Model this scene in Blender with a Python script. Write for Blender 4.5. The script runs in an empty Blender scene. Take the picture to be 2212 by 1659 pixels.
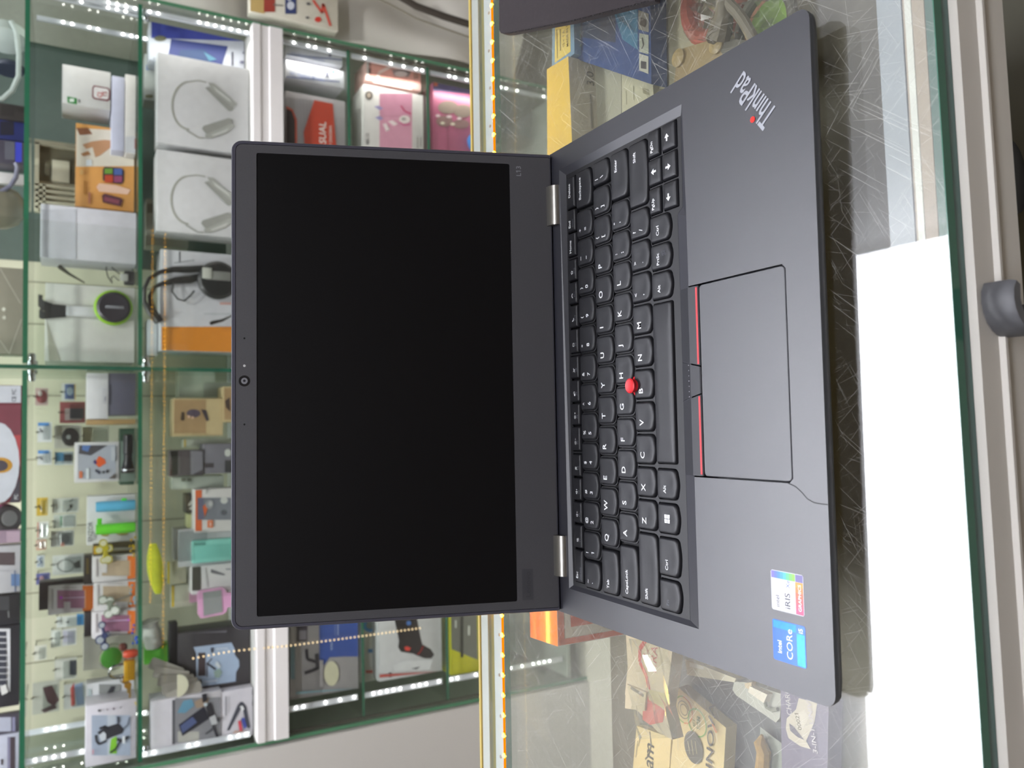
import bpy, bmesh, math, random
from mathutils import Vector, Matrix
# ---------------------------------------------------------------- camera, world, lights, exposure
SC = bpy.context.scene
COL = SC.collection
S = 0.001                                   # everything below is written in millimetres
CR = Matrix(((-0.01785048, 0.99842068, -0.05326826), (-0.48483122, -0.05523753, -0.87286168), (-0.87442556, 0.01024512, 0.48505153)))
CC = Vector((-31.638, -240.873, 289.781))
FPX = 1730.357
cam = bpy.data.cameras.new('camera'); camo = bpy.data.objects.new('camera', cam); COL.objects.link(camo)
camo.matrix_world = Matrix.Translation(CC*S) @ CR.to_4x4()
cam.sensor_fit = 'HORIZONTAL'; cam.sensor_width = 36.0; cam.lens = 36.0*FPX/2212
cam.clip_start = 0.01; cam.clip_end = 50
cam.dof.use_dof = True; cam.dof.focus_distance = 0.46; cam.dof.aperture_fstop = 13.0
SC.camera = camo
SC.view_settings.view_transform = 'Standard'; SC.view_settings.look = 'None'
SC.view_settings.exposure = 0.0; SC.view_settings.gamma = 1.0; SC.view_settings.use_curve_mapping = False
SC.cycles.transparent_max_bounces = 40; SC.cycles.max_bounces = 10; SC.cycles.sample_clamp_indirect = 6.0
w = bpy.data.worlds.new('world'); SC.world = w; w.use_nodes = True
w.node_tree.nodes['Background'].inputs[0].default_value = (0.80, 0.86, 0.90, 1)
w.node_tree.nodes['Background'].inputs[1].default_value = 0.30
PANEL = 30.0                                # strength of the ceiling panels
STRIPLAMP = 1.0

def area(name, loc, target, sx, sy, power, col=(1, 1, 1)):
    l = bpy.data.lights.new(name, 'AREA'); l.shape = 'RECTANGLE'; l.size = sx*S; l.size_y = sy*S; l.energy = power; l.color = col
    o = bpy.data.objects.new(name, l); COL.objects.link(o); o.location = Vector(loc)*S
    o.rotation_euler = (Vector(target)-Vector(loc)).to_track_quat('-Z', 'Y').to_euler(); return o

def spot(name, loc, target, power, deg, blend=.6):
    l = bpy.data.lights.new(name, 'SPOT'); l.energy = power; l.spot_size = math.radians(deg); l.spot_blend = blend; l.shadow_soft_size = .09
    o = bpy.data.objects.new(name, l); COL.objects.link(o); o.location = Vector(loc)*S
    o.rotation_euler = (Vector(target)-Vector(loc)).to_track_quat('-Z', 'Y').to_euler(); return o
spot('cabinet_fill_spot', (-450, 620, 1690), (-330, 1640, 40), 95, 62); spot('cabinet_fill_spot', (620, 620, 1690), (520, 1640, 40), 95, 62)  # added fill spots for the cabinet fronts, no fixtures behind them

# ---------------------------------------------------------------- pixel of the photograph -> point of the place
def ray(px, py): return CR @ Vector(((px-1106)/FPX, -(py-829.5)/FPX, -1.0))
def G(px, py, z=0.0):                       # on the level z
    v = ray(px, py); return CC + v*((z-CC.z)/v.z)
def P(px, py, y):                           # on the upright plane y
    v = ray(px, py); return CC + v*((y-CC.y)/v.y)

# ---------------------------------------------------------------- materials
def lin(h):
    h = h.lstrip('#'); c = [int(h[i:i+2], 16)/255 for i in (0, 2, 4)]
    return tuple(x/12.92 if x <= .04045 else ((x+.055)/1.055)**2.4 for x in c)+(1,)
MC = {}
def M(h, rough=.5, metal=0.0, var=.04, scale=60.0, bump=0.0, spec=.5, coat=0.0):
    k = (h, rough, metal, var, scale, bump, spec, coat)
    if k in MC: return MC[k]
    m = bpy.data.materials.new('surface_'+h.strip('#')); m.use_nodes = True; t = m.node_tree; b = t.nodes['Principled BSDF']
    b.inputs['Roughness'].default_value = rough; b.inputs['Metallic'].default_value = metal
    b.inputs['Specular IOR Level'].default_value = spec; b.inputs['Coat Weight'].default_value = coat
    c = lin(h)
    tc = t.nodes.new('ShaderNodeTexCoord'); n = t.nodes.new('ShaderNodeTexNoise'); n.inputs['Scale'].default_value = scale; n.inputs['Detail'].default_value = 4
    t.links.new(tc.outputs['Object'], n.inputs['Vector'])
    r = t.nodes.new('ShaderNodeValToRGB'); t.links.new(n.outputs['Fac'], r.inputs['Fac'])
    r.color_ramp.elements[0].position = .3; r.color_ramp.elements[1].position = .7
    r.color_ramp.elements[0].color = tuple(x*(1-var) for x in c[:3])+(1,); r.color_ramp.elements[1].color = tuple(min(1, x*(1+var)) for x in c[:3])+(1,)
    t.links.new(r.outputs['Color'], b.inputs['Base Color'])
    if bump:
        bp = t.nodes.new('ShaderNodeBump'); bp.inputs['Strength'].default_value = bump; bp.inputs['Distance'].default_value = .0004
        n2 = t.nodes.new('ShaderNodeTexNoise'); n2.inputs['Scale'].default_value = scale*20; t.links.new(tc.outputs['Object'], n2.inputs['Vector'])
        t.links.new(n2.outputs['Fac'], bp.inputs['Height']); t.links.new(bp.outputs['Normal'], b.inputs['Normal'])
    MC[k] = m; return m
def E(h, s, sampled=False):
    k = ('E', h, s)
    if k in MC: return MC[k]
    m = bpy.data.materials.new('glow_'+h.strip('#')); m.use_nodes = True; t = m.node_tree
    e = t.nodes.new('ShaderNodeEmission'); e.inputs[0].default_value = lin(h); e.inputs[1].default_value = s
    t.links.new(e.outputs[0], t.nodes['Material Output'].inputs['Surface'])
    if not sampled: m.cycles.emission_sampling = 'NONE'
    MC[k] = m; return m
def GL(name, tint='#f2f8f4', rough=0.0, refl=1.0, scratch=0.0, haze=0.0, hazecol='#e2e0d8', smudge=0.0):
    k = ('G', name)
    if k in MC: return MC[k]
    m = bpy.data.materials.new(name); m.use_nodes = True; t = m.node_tree; t.nodes.remove(t.nodes['Principled BSDF'])
    N = t.nodes.new; L = t.links.new
    tr = N('ShaderNodeBsdfTransparent'); tr.inputs[0].default_value = lin(tint)
    gl = N('ShaderNodeBsdfGlossy'); gl.inputs['Roughness'].default_value = rough
    ge = N('ShaderNodeNewGeometry'); mx = N('ShaderNodeMix'); mx.data_type = 'FLOAT'
    mx.inputs[2].default_value = 1.5; mx.inputs[3].default_value = 1/1.5; L(ge.outputs['Backfacing'], mx.inputs[0])
    fr = N('ShaderNodeFresnel'); L(mx.outputs[0], fr.inputs['IOR'])
    mu = N('ShaderNodeMath'); mu.operation = 'MULTIPLY'; mu.inputs[1].default_value = refl; L(fr.outputs[0], mu.inputs[0])
    s = N('ShaderNodeMixShader'); L(mu.outputs[0], s.inputs[0]); L(tr.outputs[0], s.inputs[1]); L(gl.outputs[0], s.inputs[2])
    out = s
    if smudge:                               # a greasy film: a second, soft reflection
        g2 = N('ShaderNodeBsdfGlossy'); g2.inputs['Roughness'].default_value = .27; m2 = N('ShaderNodeMath'); m2.operation = 'MULTIPLY'; m2.inputs[1].default_value = smudge; L(fr.outputs[0], m2.inputs[0])
        s3 = N('ShaderNodeMixShader'); L(m2.outputs[0], s3.inputs[0]); L(s.outputs[0], s3.inputs[1]); L(g2.outputs[0], s3.inputs[2]); s = out = s3
    if scratch or haze:
        df = N('ShaderNodeBsdfDiffuse'); df.inputs[0].default_value = lin(hazecol)
        s2 = N('ShaderNodeMixShader'); L(s.outputs[0], s2.inputs[1]); L(df.outputs[0], s2.inputs[2]); s2.inputs[0].default_value = haze
        if scratch:                          # fine scratches: thin bands of stretched noise at several angles
            tc = N('ShaderNodeTexCoord'); acc = None
            for i, (ang, sc, th) in enumerate(((.5, 9, .70), (-.7, 7, .705), (1.3, 11, .71), (2.3, 8, .705), (.1, 13, .73), (-1.2, 12, .70), (.9, 6, .70))):
                mp = N('ShaderNodeMapping'); mp.vector_type = 'TEXTURE'; mp.inputs['Rotation'].default_value = (0, 0, ang); mp.inputs['Scale'].default_value = (1/sc, 1/(sc*120), 1); mp.inputs['Location'].default_value = (i*3.3, i*1.7, 0)
                L(tc.outputs['Object'], mp.inputs['Vector']); n = N('ShaderNodeTexNoise'); n.inputs['Scale'].default_value = 2.0; n.inputs['Detail'].default_value = 1.0
                n.inputs['Distortion'].default_value = .15
                L(mp.outputs[0], n.inputs['Vector'])
                g = N('ShaderNodeMath'); g.operation = 'GREATER_THAN'; g.inputs[1].default_value = th; L(n.outputs['Fac'], g.inputs[0])
                if acc is None: acc = g
                else:
                    a = N('ShaderNodeMath'); a.operation = 'MAXIMUM'; L(acc.outputs[0], a.inputs[0]); L(g.outputs[0], a.inputs[1]); acc = a
            q = N('ShaderNodeMath'); q.operation = 'MULTIPLY_ADD'; q.inputs[1].default_value = scratch; q.inputs[2].default_value = haze; L(acc.outputs[0], q.inputs[0]); L(q.outputs[0], s2.inputs[0])
        out = s2
    L(out.outputs[0], t.nodes['Material Output'].inputs['Surface'])
    MC[k] = m; return m

# ---------------------------------------------------------------- mesh building
TXT = {}
def raw_text(s, bold):
    cu = bpy.data.curves.new('t', 'FONT'); cu.body = s; cu.size = 1.0; cu.offset = bold; cu.resolution_u = 3
    o = bpy.data.objects.new('t', cu); COL.objects.link(o)
    me = bpy.data.meshes.new_from_object(o.evaluated_get(bpy.context.evaluated_depsgraph_get()))
    vs = [v.co.copy() for v in me.vertices]; fs = [tuple(p.vertices) for p in me.polygons]
    bpy.data.objects.remove(o); bpy.data.curves.remove(cu); bpy.data.meshes.remove(me); return vs, fs
def text_data(s, bold):
    k = (s, bold)
    if k not in TXT:
        vs, fs = raw_text(s, bold)
        for i, ch in enumerate(s):           # the built-in font's 1 lacks its flag
            if ch == '1':
                r = max(v.x for v in raw_text(s[:i+1], bold)[0]); n0 = len(vs)
                vs += [Vector(q+(0,)) for q in ((r-.03, .727), (r-.24, .60), (r-.24, .49), (r-.03, .59))]; fs.append((n0, n0+1, n0+2, n0+3))
        xs = [v.x for v in vs] or [0]; ys = [v.y for v in vs] or [0]
        TXT[k] = (vs, fs, min(xs), max(xs), min(ys), max(ys))
    return TXT[k]
ID = lambda a, b, c: Vector((a, b, c))
def rrect(x0, x1, y0, y1, r, n=4, rs=None):  # rounded rectangle, counter-clockwise from lower left; rs = radius per corner (ll, lr, ur, ul)
    rs = rs or (r,)*4; out = []
    for (cx, cy, a0, q) in ((x0+rs[0], y0+rs[0], math.pi, rs[0]), (x1-rs[1], y0+rs[1], 1.5*math.pi, rs[1]), (x1-rs[2], y1-rs[2], 0, rs[2]), (x0+rs[3], y1-rs[3], .5*math.pi, rs[3])):
        for i in range(n+1): a = a0+.5*math.pi*i/n; out.append((cx+q*math.cos(a), cy+q*math.sin(a)))
    return out
def disc(cx, cy, rx, ry=None, n=24, a0=0, a1=2*math.pi):
    ry = ry or rx; return [(cx+rx*math.cos(a0+(a1-a0)*i/n), cy+ry*math.sin(a0+(a1-a0)*i/n)) for i in range(n)]
class B:
    def __init__(s, T=ID): s.bm = bmesh.new(); s.mats = []; s.T = T
    def mi(s, m):
        if m not in s.mats: s.mats.append(m)
        return s.mats.index(m)
    def v(s, p): return s.bm.verts.new(s.T(*p))
    def f(s, vs, m):
        try: f = s.bm.faces.new(vs); f.material_index = s.mi(m); return f
        except ValueError: return None
    def face(s, pts, m): return s.f([s.v(p) for p in pts], m)
    def loft(s, rings, m, cap0=True, cap1=True, closed=True, capm=None):
        R = [[s.v(p) for p in r] for r in rings]; n = len(R[0])
        for a, b in zip(R, R[1:]):
            for i in range(n if closed else n-1): s.f((a[i], a[(i+1) % n], b[(i+1) % n], b[i]), m)
        if cap0: s.f(R[0][::-1], m)
        if cap1: s.f(R[-1], capm or m)
        return s
    def prism(s, poly, z0, z1, m, ins=0.0, capm=None):   # polygon in (a,b), extruded along c; ins = bevel inset of the far cap
        cx = sum(p[0] for p in poly)/len(poly); cy = sum(p[1] for p in poly)/len(poly)
        rings = [[(a, b, z0) for a, b in poly]]
        if ins:
            h = max(1e-6, max(abs(p[0]-cx) for p in poly)); k = max(1e-6, max(abs(p[1]-cy) for p in poly)); d = ins if z1 > z0 else -ins
            rings.append([(a, b, z1-d) for a, b in poly]); rings.append([(cx+(a-cx)*(1-ins/h), cy+(b-cy)*(1-ins/k), z1) for a, b in poly])
        else: rings.append([(a, b, z1) for a, b in poly])
        return s.loft(rings, m, capm=capm)
    def box(s, x0, x1, y0, y1, z0, z1, m, bev=0.0, seg=2):
        b = bmesh.new(); bmesh.ops.create_cube(b, size=1.0)
        for v in b.verts: v.co = Vector((x0+(x1-x0)*(v.co.x+.5), y0+(y1-y0)*(v.co.y+.5), z0+(z1-z0)*(v.co.z+.5)))
        if bev: bmesh.ops.bevel(b, geom=b.edges[:], offset=bev, segments=seg, affect='EDGES', profile=.5)
        mp = {v: s.v(v.co) for v in b.verts}
        for f in b.faces: s.f([mp[v] for v in f.verts], m)
        b.free(); return s
    def plate(s, loops, z0, z1, m, sidem=None):           # flat plate with holes; first loop is the outline
        for z in (z0, z1):
            b = bmesh.new()
            for lp in loops:
                vs = [b.verts.new((p[0], p[1], 0)) for p in lp]
                for i in range(len(vs)): b.edges.new((vs[i], vs[(i+1) % len(vs)]))
            bmesh.ops.triangle_fill(b, use_beauty=True, edges=b.edges[:], normal=(0, 0, 1))
            mp = {v: s.v((v.co.x, v.co.y, z)) for v in b.verts}
            for f in b.faces: s.f([mp[v] for v in f.verts], m)
            b.free()
        for lp in loops: s.loft([[(a, c, z0) for a, c in lp], [(a, c, z1) for a, c in lp]], sidem or m, False, False)
        return s
    def tube(s, path, r, m, n=8, rad=None, closed=False):
        path = [Vector(p) for p in path]; rings = []; N = len(path)
        up = Vector((0, 0, 1)); prev = None
        for i, p in enumerate(path):
            t = (path[min(i+1, N-1)]-path[max(i-1, 0)]).normalized()
            if prev is None: prev = t.orthogonal().normalized()
            prev = (prev-t*prev.dot(t)).normalized(); q = t.cross(prev); rr = rad[i] if rad else r
            rings.append([p+(prev*math.cos(2*math.pi*k/n)+q*math.sin(2*math.pi*k/n))*rr for k in range(n)])
        return s.loft(rings, m)
    def ribbon(s, pts, wd, c, m):                          # flat line of width wd in the (a,b) plane at height c
        for (a, b) in zip(pts, pts[1:]):
            d = Vector((b[0]-a[0], b[1]-a[1])); d.normalize(); n = Vector((-d.y, d.x))*wd/2
            s.face([(a[0]+n.x, a[1]+n.y, c), (a[0]-n.x, a[1]-n.y, c), (b[0]-n.x, b[1]-n.y, c), (b[0]+n.x, b[1]+n.y, c)], m)
        return s
    def lathe(s, prof, o, ax, m, n=20, caps=True):          # prof = [(radius, distance along ax)]
        ax = Vector(ax).normalized(); u = ax.orthogonal().normalized(); w_ = ax.cross(u); o = Vector(o)
        return s.loft([[o+ax*h+(u*math.cos(2*math.pi*k/n)+w_*math.sin(2*math.pi*k/n))*r for k in range(n)] for r, h in prof], m, caps, caps)
    def text(s, st, x, y, c, h, m, ang=0.0, al='l', sx=1.0, bold=0.0, width=None):   # capital height h, lower left (al l/c/r) at x,y in the (a,b) plane
        vs, fs, a0, a1, b0, b1 = text_data(st, bold)
        if not vs: return s
        k = h/.727; kx = k*sx
        if width: kx = width/(a1-a0)
        off = {'l': -a0, 'c': -(a0+a1)/2, 'r': -a1}[al]; ca, sa = math.cos(ang), math.sin(ang)
        nv = []
        for v in vs:
            p, q = (v.x+off)*kx, v.y*k
            nv.append(s.v((x+p*ca-q*sa, y+p*sa+q*ca, c)))
        for f in fs: s.f([nv[i] for i in f], m)
        return s
def mk(name, b, parent=None, label=None, cat=None, group=None, kind=None, smooth=35, origin=None):
    bm = b.bm
    co = [v.co for v in bm.verts]
    if parent is not None: og = Vector(parent['_o'])
    elif origin: og = Vector(origin)
    else:
        og = Vector((sum(c.x for c in co)/len(co), sum(c.y for c in co)/len(co), min(c.z for c in co)))
    for v in bm.verts: v.co = (v.co-og)*S
    bmesh.ops.recalc_face_normals(bm, faces=bm.faces[:]) if kind != 'raw' else None
    me = bpy.data.meshes.new(name); bm.to_mesh(me); bm.free()
    for m in b.mats: me.materials.append(m)
    if smooth:
        me.shade_smooth(); me.set_sharp_from_angle(angle=math.radians(smooth))
    o = bpy.data.objects.new(name, me); COL.objects.link(o)
    if parent is not None: o.parent = parent; o['_o'] = parent['_o']
    else: o.location = og*S; o['_o'] = tuple(og)
    tag(o, label, cat, group, kind); return o
def tag(o, label=None, cat=None, group=None, kind=None):
    if label: o['label'] = label
    if cat: o['category'] = cat
    if group: o['group'] = group
    if kind: o['kind'] = kind
def thing(name, label, cat, loc, group=None, kind=None):
    o = bpy.data.objects.new(name, None); COL.objects.link(o); o.location = Vector(loc)*S; o['_o'] = tuple(loc); o.empty_display_size = .02
    tag(o, label, cat, group, kind); return o
def struct(name, b): return mk(name, b, kind='structure')
# ---------------------------------------------------------------- the room
FLOOR, CEIL = -950, 1720
b = B(); b.box(-2600, 2600, -1700, 2300, FLOOR-40, FLOOR, M('#b9b3a6', .5)); struct('floor', b)
b = B(); b.box(-2600, 2600, -1700, 2300, CEIL, CEIL+40, M('#d8d6d0', .9)); struct('ceiling', b)
b = B(); b.box(-2600, 2600, 2260, 2300, FLOOR, CEIL, M('#c9c5ba', .9)); struct('wall_back', b)
b = B(); b.box(-2600, 2600, -1700, -1660, FLOOR, CEIL, M('#77695c', .9)); struct('wall_front', b)
b = B(); b.box(2560, 2600, -1660, 2260, FLOOR, CEIL, M('#b5b2aa', .9)); struct('wall_right', b)
b = B(); b.box(-2600, -724, 1590, 2260, FLOOR, CEIL, M('#bdb9b3', .8, 0, .015, 3)); struct('wall_left', b)
b = B(); b.box(-2600, -2560, -1660, 1590, FLOOR, CEIL, M('#b5b2aa', .9)); struct('wall_left_side', b)
def panel(x0, x1, y0, y1, z, label, strength):
    t = thing('ceiling_light', label, 'lamp', ((x0+x1)/2, (y0+y1)/2, z), 'ceiling light panels')
    b = B(); b.plate([[(x0-15, y0-15), (x1+15, y0-15), (x1+15, y1+15), (x0-15, y1+15)], [(x0, y0), (x0, y1), (x1, y1), (x1, y0)]], z-6, z+14, M('#e8e8e6', .4)); mk('frame', b, t)
    b = B(); b.box(x0, x1, y0, y1, z, z+12, E('#f4f6ff', strength, True)); mk('diffuser', b, t)
panel(-1050, 450, 960, 1325, 1700, 'long white ceiling light panel over the showcase, mirrored in the counter glass', PANEL)
panel(480, 1900, 900, 1400, 1700, 'added dim glow panel right of the bright one, greying the counter glass reflection', 1.9)  # added glow surface that greys the reflection in the counter glass
panel(-900, 900, -700, -400, 1700, 'long white ceiling light panel behind the person taking the photo', PANEL*.65)

# ---------------------------------------------------------------- the counter the laptop stands on
ZT = -12.5                                   # top of the counter glass
yaw = lambda a, b_, c: Vector((a, b_+.0182*(a+14)*max(0, min(1, (320-b_)/370)), c))   # the front runs very slightly askew
EDGE = M('#2f6b55', .15, 0, .05, spec=.7)
t = thing('glass_counter_top', 'scratched clear glass counter top under the laptop', 'glass', (0, 135, ZT-6))
CG = GL('counter_glass', '#faf9f5', 0.0, 1.0, .22, .016, '#e2e0d8', 1.1)
b = B(yaw); n = 14
xs = [-900+i*1800/n for i in range(n+1)]
for z, fl in ((ZT, 0), (ZT-5, 1)):
    for i in range(n):
        b.face([(xs[i], -53, z), (xs[i+1], -53, z), (xs[i+1], 323, z), (xs[i], 323, z)], CG if not fl else GL('counter_glass_under', '#f8f8f4', 0, 1.0))
mk('pane', b, t, smooth=0)
b = B(yaw); b.box(-900, 900, -53.4, -53, ZT-5, ZT, EDGE); b.box(-900, 900, 323, 323.4, ZT-5, ZT, EDGE); mk('polished_edge', b, t)
# front: rail channel, white frame with its handle
t = thing('counter_front_rail', 'white sliding door frame along the front of the glass counter', 'frame', (0, -50, -60))
b = B(yaw); b.box(-900, 900, -52.5, -46, -23.5, -18.2, M('#466a64', .25, spec=.5)); mk('lower_glass_edge', b, t)
b = B(yaw); b.box(-900, 900, -45.5, -36, -30, -18.5, M('#a79c90', .5)); b.box(-900, 900, -35.5, -24, -30, -18.2, M('#9aa4b0', .3)); b.box(-900, 900, -40, -37, -18.5, -18.1, M('#d7dcda', .4)); mk('tape_strip', b, t)
b = B(yaw)
b.loft([[(x, *p) for p in ((-53, -24), (-55.5, -25), (-55.5, -38), (-57.6, -39), (-57.6, -40.6), (-55.5, -41.5), (-55.5, -58), (-53, -59), (-44, -59), (-44, -24))] for x in xs], M('#d2cdc3', .45, 0, .03, 12)); mk('frame', b, t)
bp = B(); bp.lathe([(5, 0), (5, .8), (3.5, 2.2), (.5, 2.6)], G(2030, 795, ZT), (0, 0, 1), GL('clear_rubber', '#e8e8e4', .1, 1.6), 20); mk('rubber_bumper', bp, None, 'small clear rubber bumper dot near the front edge of the counter glass', 'bumper')
hh = thing('door_handle', 'dark grey crescent pull', None, (17, -57, -40)); hh.parent = t; hh.location = (Vector((17, -57, -40))-Vector((0, -50, -60)))*S
b = B(yaw); pts = []
for i in range(13):
    a = math.radians(60+i*17.0); pts.append((15.2+11.0*math.cos(a), -41.5+11.0*math.sin(a)))
rings = []
for i, (x, z) in enumerate(pts):
    a = math.radians(60+i*17.0); ca, sa = math.cos(a), math.sin(a); k = 3.6 if 0 < i < 12 else 2.8
    rings.append([(x-ca*k, -56, z-sa*k), (x+ca*k, -56, z+sa*k), (x+ca*k, -66, z+sa*k), (x+ca*(k-1.2), -68, z+sa*(k-1.2)), (x-ca*(k-1.6), -68, z-sa*(k-1.6)), (x-ca*k, -66, z-sa*k)])
b.loft(rings, M('#5b5b5e', .5, 0, .12, 200)); mk('pull', b, hh, smooth=40)
b = B(yaw); b.plate([[(p[0], p[1]) for p in rrect(11.5, 19, -46, -37, 3)]], 0, 1, M('#a08c66', .6)); bm2 = b
for v in b.bm.verts: v.co = yaw(v.co.x, -57.5+v.co.z, v.co.y)
mk('lining', b, hh)
# inside of the showcase
FL = -112
b = B(yaw); b.box(-900, 900, -40, 320, FL-8, FL, M('#77756a', .45, 0, .08, 20)); mk('counter_floor_board', b, None, 'grey green laminate floor board inside the glass counter', 'shelf')
t = thing('counter_rear_rail', 'aluminium rail and glass along the rear edge of the counter', 'rail', (0, 340, -40))
b = B(); b.box(-900, 900, 331, 345, -19, -15, M('#a4aca8', .4, 0, .04)); mk('white_rail', b, t)
b = B(); b.box(-900, 900, 347, 352, -700, -14, GL('rear_pane', '#f6faf8', 0, 1.0)); mk('rear_pane', b, t)
b = B(); b.box(-900, 900, 354, 366, -26, -14, M('#b4b9b2', .35, .3)); b.box(-900, 900, 367, 370, -22, -13, M('#b9a55a', .4)); mk('aluminium_channel', b, t)
rv = B(); rv.lathe([(1.4, 0), (1.2, .5)], (-518, 336, -15), (0, 0, 1), M('#8a857c', .5), 8); rv = mk('rivet', rv, t)
for i in range(1, 33): c = rv.copy(); COL.objects.link(c); c.parent = t; c.location = (i*32*S, (i % 2)*S, 0)
t = thing('orange_led_strip', 'glowing orange led strip along the rear edge of the counter glass', 'led strip', (0, 324, -16))
b = B(); b.box(-790, 720, 324.6, 327.6, -17.0, -12.6, E('#ff8c00', 1.15)); mk('silicone_tape', b, t, smooth=0)
LEDB = E('#ffb828', 30.0)
def led_proto(r, m, o, parent, name='led'):
    b = B(); b.lathe([(r*.5, -r*.8), (r, -r*.3), (r, r*.3), (r*.5, r*.8)], o, (0, 0, 1), m, 8); return mk(name, b, parent)
l0 = led_proto(2.2, LEDB, (-785, 326.6, -13.6), t)
for i in range(1, 97):
    c = l0.copy(); COL.objects.link(c); c.parent = t; c.location = (i*15.5*S, 0, 0)
area('orange_strip_lamp', (0, 325, -22), (0, 250, -60), 1500, 3, .26, (1, .62, .12))
area('orange_strip_lamp_out', (0, 329, -22), (0, 700, -60), 1500, 3, .2, (1, .62, .12))
# ---------------------------------------------------------------- the laptop
DK = M('#2a2a31', .34, 0, .03, 900, .12, 1.0); DKS = M('#2f2f36', .45, 0, .03, 900, 0, .9)
KB = M('#1d1d20', .45, 0, .03, 900); KW = M('#131316', .7); KEY = M('#1f1f23', .42, 0, .04, 700, .1); LEG = M('#e9ecee', .5); LEG2 = M('#5c5e66', .5); RED = M('#d6202a', .45)
lap = thing('laptop', 'open black laptop standing on the glass counter with a dark screen', 'laptop', (0, 110, ZT))
FOOT = [(-155.3, 2, ), ]
outline = rrect(-155.6, 155.6, -0.5, 224, 5, 5, (6, 6, 3, 3))
OUT = [(-139, 84.2), (-59.8, 84.2), (-59.8, 20.4), (-57.6, 18.2), (39.4, 18.2), (41.7, 20.4), (41.7, 84.4), (83, 84.6), (141.5, 85.5), (141.5, 209.5), (-138.5, 208.2)]
b = B(); b.plate([outline, OUT], -.9, 0, DK)
mk('palm_rest', b, lap, smooth=0)
b = B()
def ins(d): return rrect(-155.6+d, 155.6-d, -0.5+d, 224-d*.3, 5, 5, (6, 6, 3, 3))
b.loft([[(x, y, z) for x, y in ins(d)] for z, d in ((-.9, .15), (-1.6, .0), (-4.5, .4), (-9.0, 3.5), (-10.6, 7.0))], DKS, False, True)
mk('base', b, lap, smooth=50)
b = B()
for x in (-135, 135):
    for y in (14, 195): b.lathe([(6, ZT), (6.4, ZT+.6), (6.4, -10.4)], (x, y, 0), (0, 0, 1), M('#141414', .8), 14)
mk('rubber_feet', b, lap)
b = B(); b.ribbon([(-59.7, 21.5), (-61, 17), (-63.6, 13.4), (-66.2, 10.6), (-67.6, 7), (-67.9, 3), (-67.9, -.4)], .45, .06, M('#141418', .6)); mk('seam', b, lap, smooth=0)
# keyboard well and plate
inner = [(-136.4, 93), (-59, 93.2), (-30, 93.2), (-15, 93.2), (10, 93.2), (30, 93.2), (41, 93.3), (83, 93.6), (86.4, 89.2), (136.6, 88.8), (136.6, 203.8), (-136.2, 206)]
outer = [(-139, 84.2), (-59.8, 84.2), (-30, 84.2), (-15, 84.2), (10, 84.2), (30, 84.2), (41.7, 84.4), (80, 84.6), (84, 84.6), (141.5, 85.5), (141.5, 209.5), (-138.5, 208.2)]
b = B(); b.loft([[(x, y, 0) for x, y in outer], [(x, y, -2.0) for x, y in inner], [(x, y, -3.2) for x, y in inner]], DKS, False, False)
mk('keyboard_surround', b, lap, smooth=0)
keys = []                                    # (x0,x1,y0,y1,legends,style)   legend = (text,dx,dy,size,material)
def L(*a): return list(a)
p = 18.75
fb = [-133.4, -111.4, -95.3, -80.6, -65.1, -48.6, -31.8, -16.8, -1.3, 15.5, 32.2, 47.9, 63.3, 79.6, 96.0, 111.8, 133.6]
fn = ['Esc'] + ['F%d' % i for i in range(1, 13)] + ['Home', 'End', 'Delete']
for i, nme in enumerate(fn):
    g = 1.6 if i in (4, 8, 12) else .55
    lg = [(nme, 3.0, 4.4, 2.5, LEG)] if not nme.startswith('F') or len(nme) > 3 else [('ICON%s' % nme, 5.2, 4.6, 3, LEG), (nme, 4.4, 1.3, 1.7, LEG2)]
    if nme == 'Esc': lg = [('Esc', 2.6, 5.2, 2.4, LEG), ('FnLock', 2.4, 1.6, 1.9, LEG2)]
    if nme == 'End': lg = [('End', 2.4, 5.0, 2.4, LEG), ('Insert', 2.6, 1.7, 1.6, LEG2)]
    if nme in ('Home', 'Delete'): lg = [(nme, 2.0 if nme == 'Home' else 7.0, 4.6, 2.4, LEG)]
    keys.append((fb[i]+.55, fb[i+1]-g, 192.3, 202.2, lg, 'flat'))
def row(x0, ch, y0, y1):
    for i, c in enumerate(ch):
        a = x0+p*i; lg = [(c, 3.0, 8.4, 3.8, LEG)] if len(c) == 1 else [(c[0], 3.2, 11.2, 2.6, LEG), (c[1], 3.2, 5.0, 3.0, LEG)]
        keys.append((a, a+16.7, y0, y1, lg, 'd'))
row(-134.5, ['~`', '!1', '@2', '#3', '$4', '%5', '^6', '&7', '*8', '(9', ')0', '_-', '+='], 173.8, 190.3)
keys[-13] = (-134.6, -117.4, 173.8, 190.3, keys[-13][4], 'd')
keys.append((109.6, 133.6, 173.8, 190.3, [('Backspace', 5.2, 10.6, 2.5, LEG)], 'd'))
keys.append((-134.5, -108.0, 154.7, 171.2, [('Tab', 3.2, 8.8, 2.5, LEG)], 'd'))
row(-105.7, list('QWERTYUIOP')+['{[', '}]', '|\\'], 154.7, 171.2); k = keys[-1]; keys[-1] = (k[0], 134.0, k[2], k[3], k[4], 'd')
keys.append((-134.3, -103.2, 135.8, 152.3, [('CapsLock', 3.0, 8.8, 2.5, LEG)], 'd'))
row(-100.8, list('ASDFGHJKL')+[':;', '"\''], 135.8, 152.3)
keys.append((105.2, 133.8, 135.8, 152.3, [('Enter', 16.4, 9.6, 2.5, LEG)], 'd'))
keys.append((-134.2, -94.0, 117.4, 134.0, [('Shift', 3.0, 8.8, 2.5, LEG)], 'd'))
row(-91.7, list('ZXCVBNM')+['<,', '>.', '?/'], 117.4, 134.0)
keys.append((95.8, 133.6, 117.4, 134.0, [('Shift', 26.0, 9.6, 2.5, LEG)], 'd'))
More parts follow.
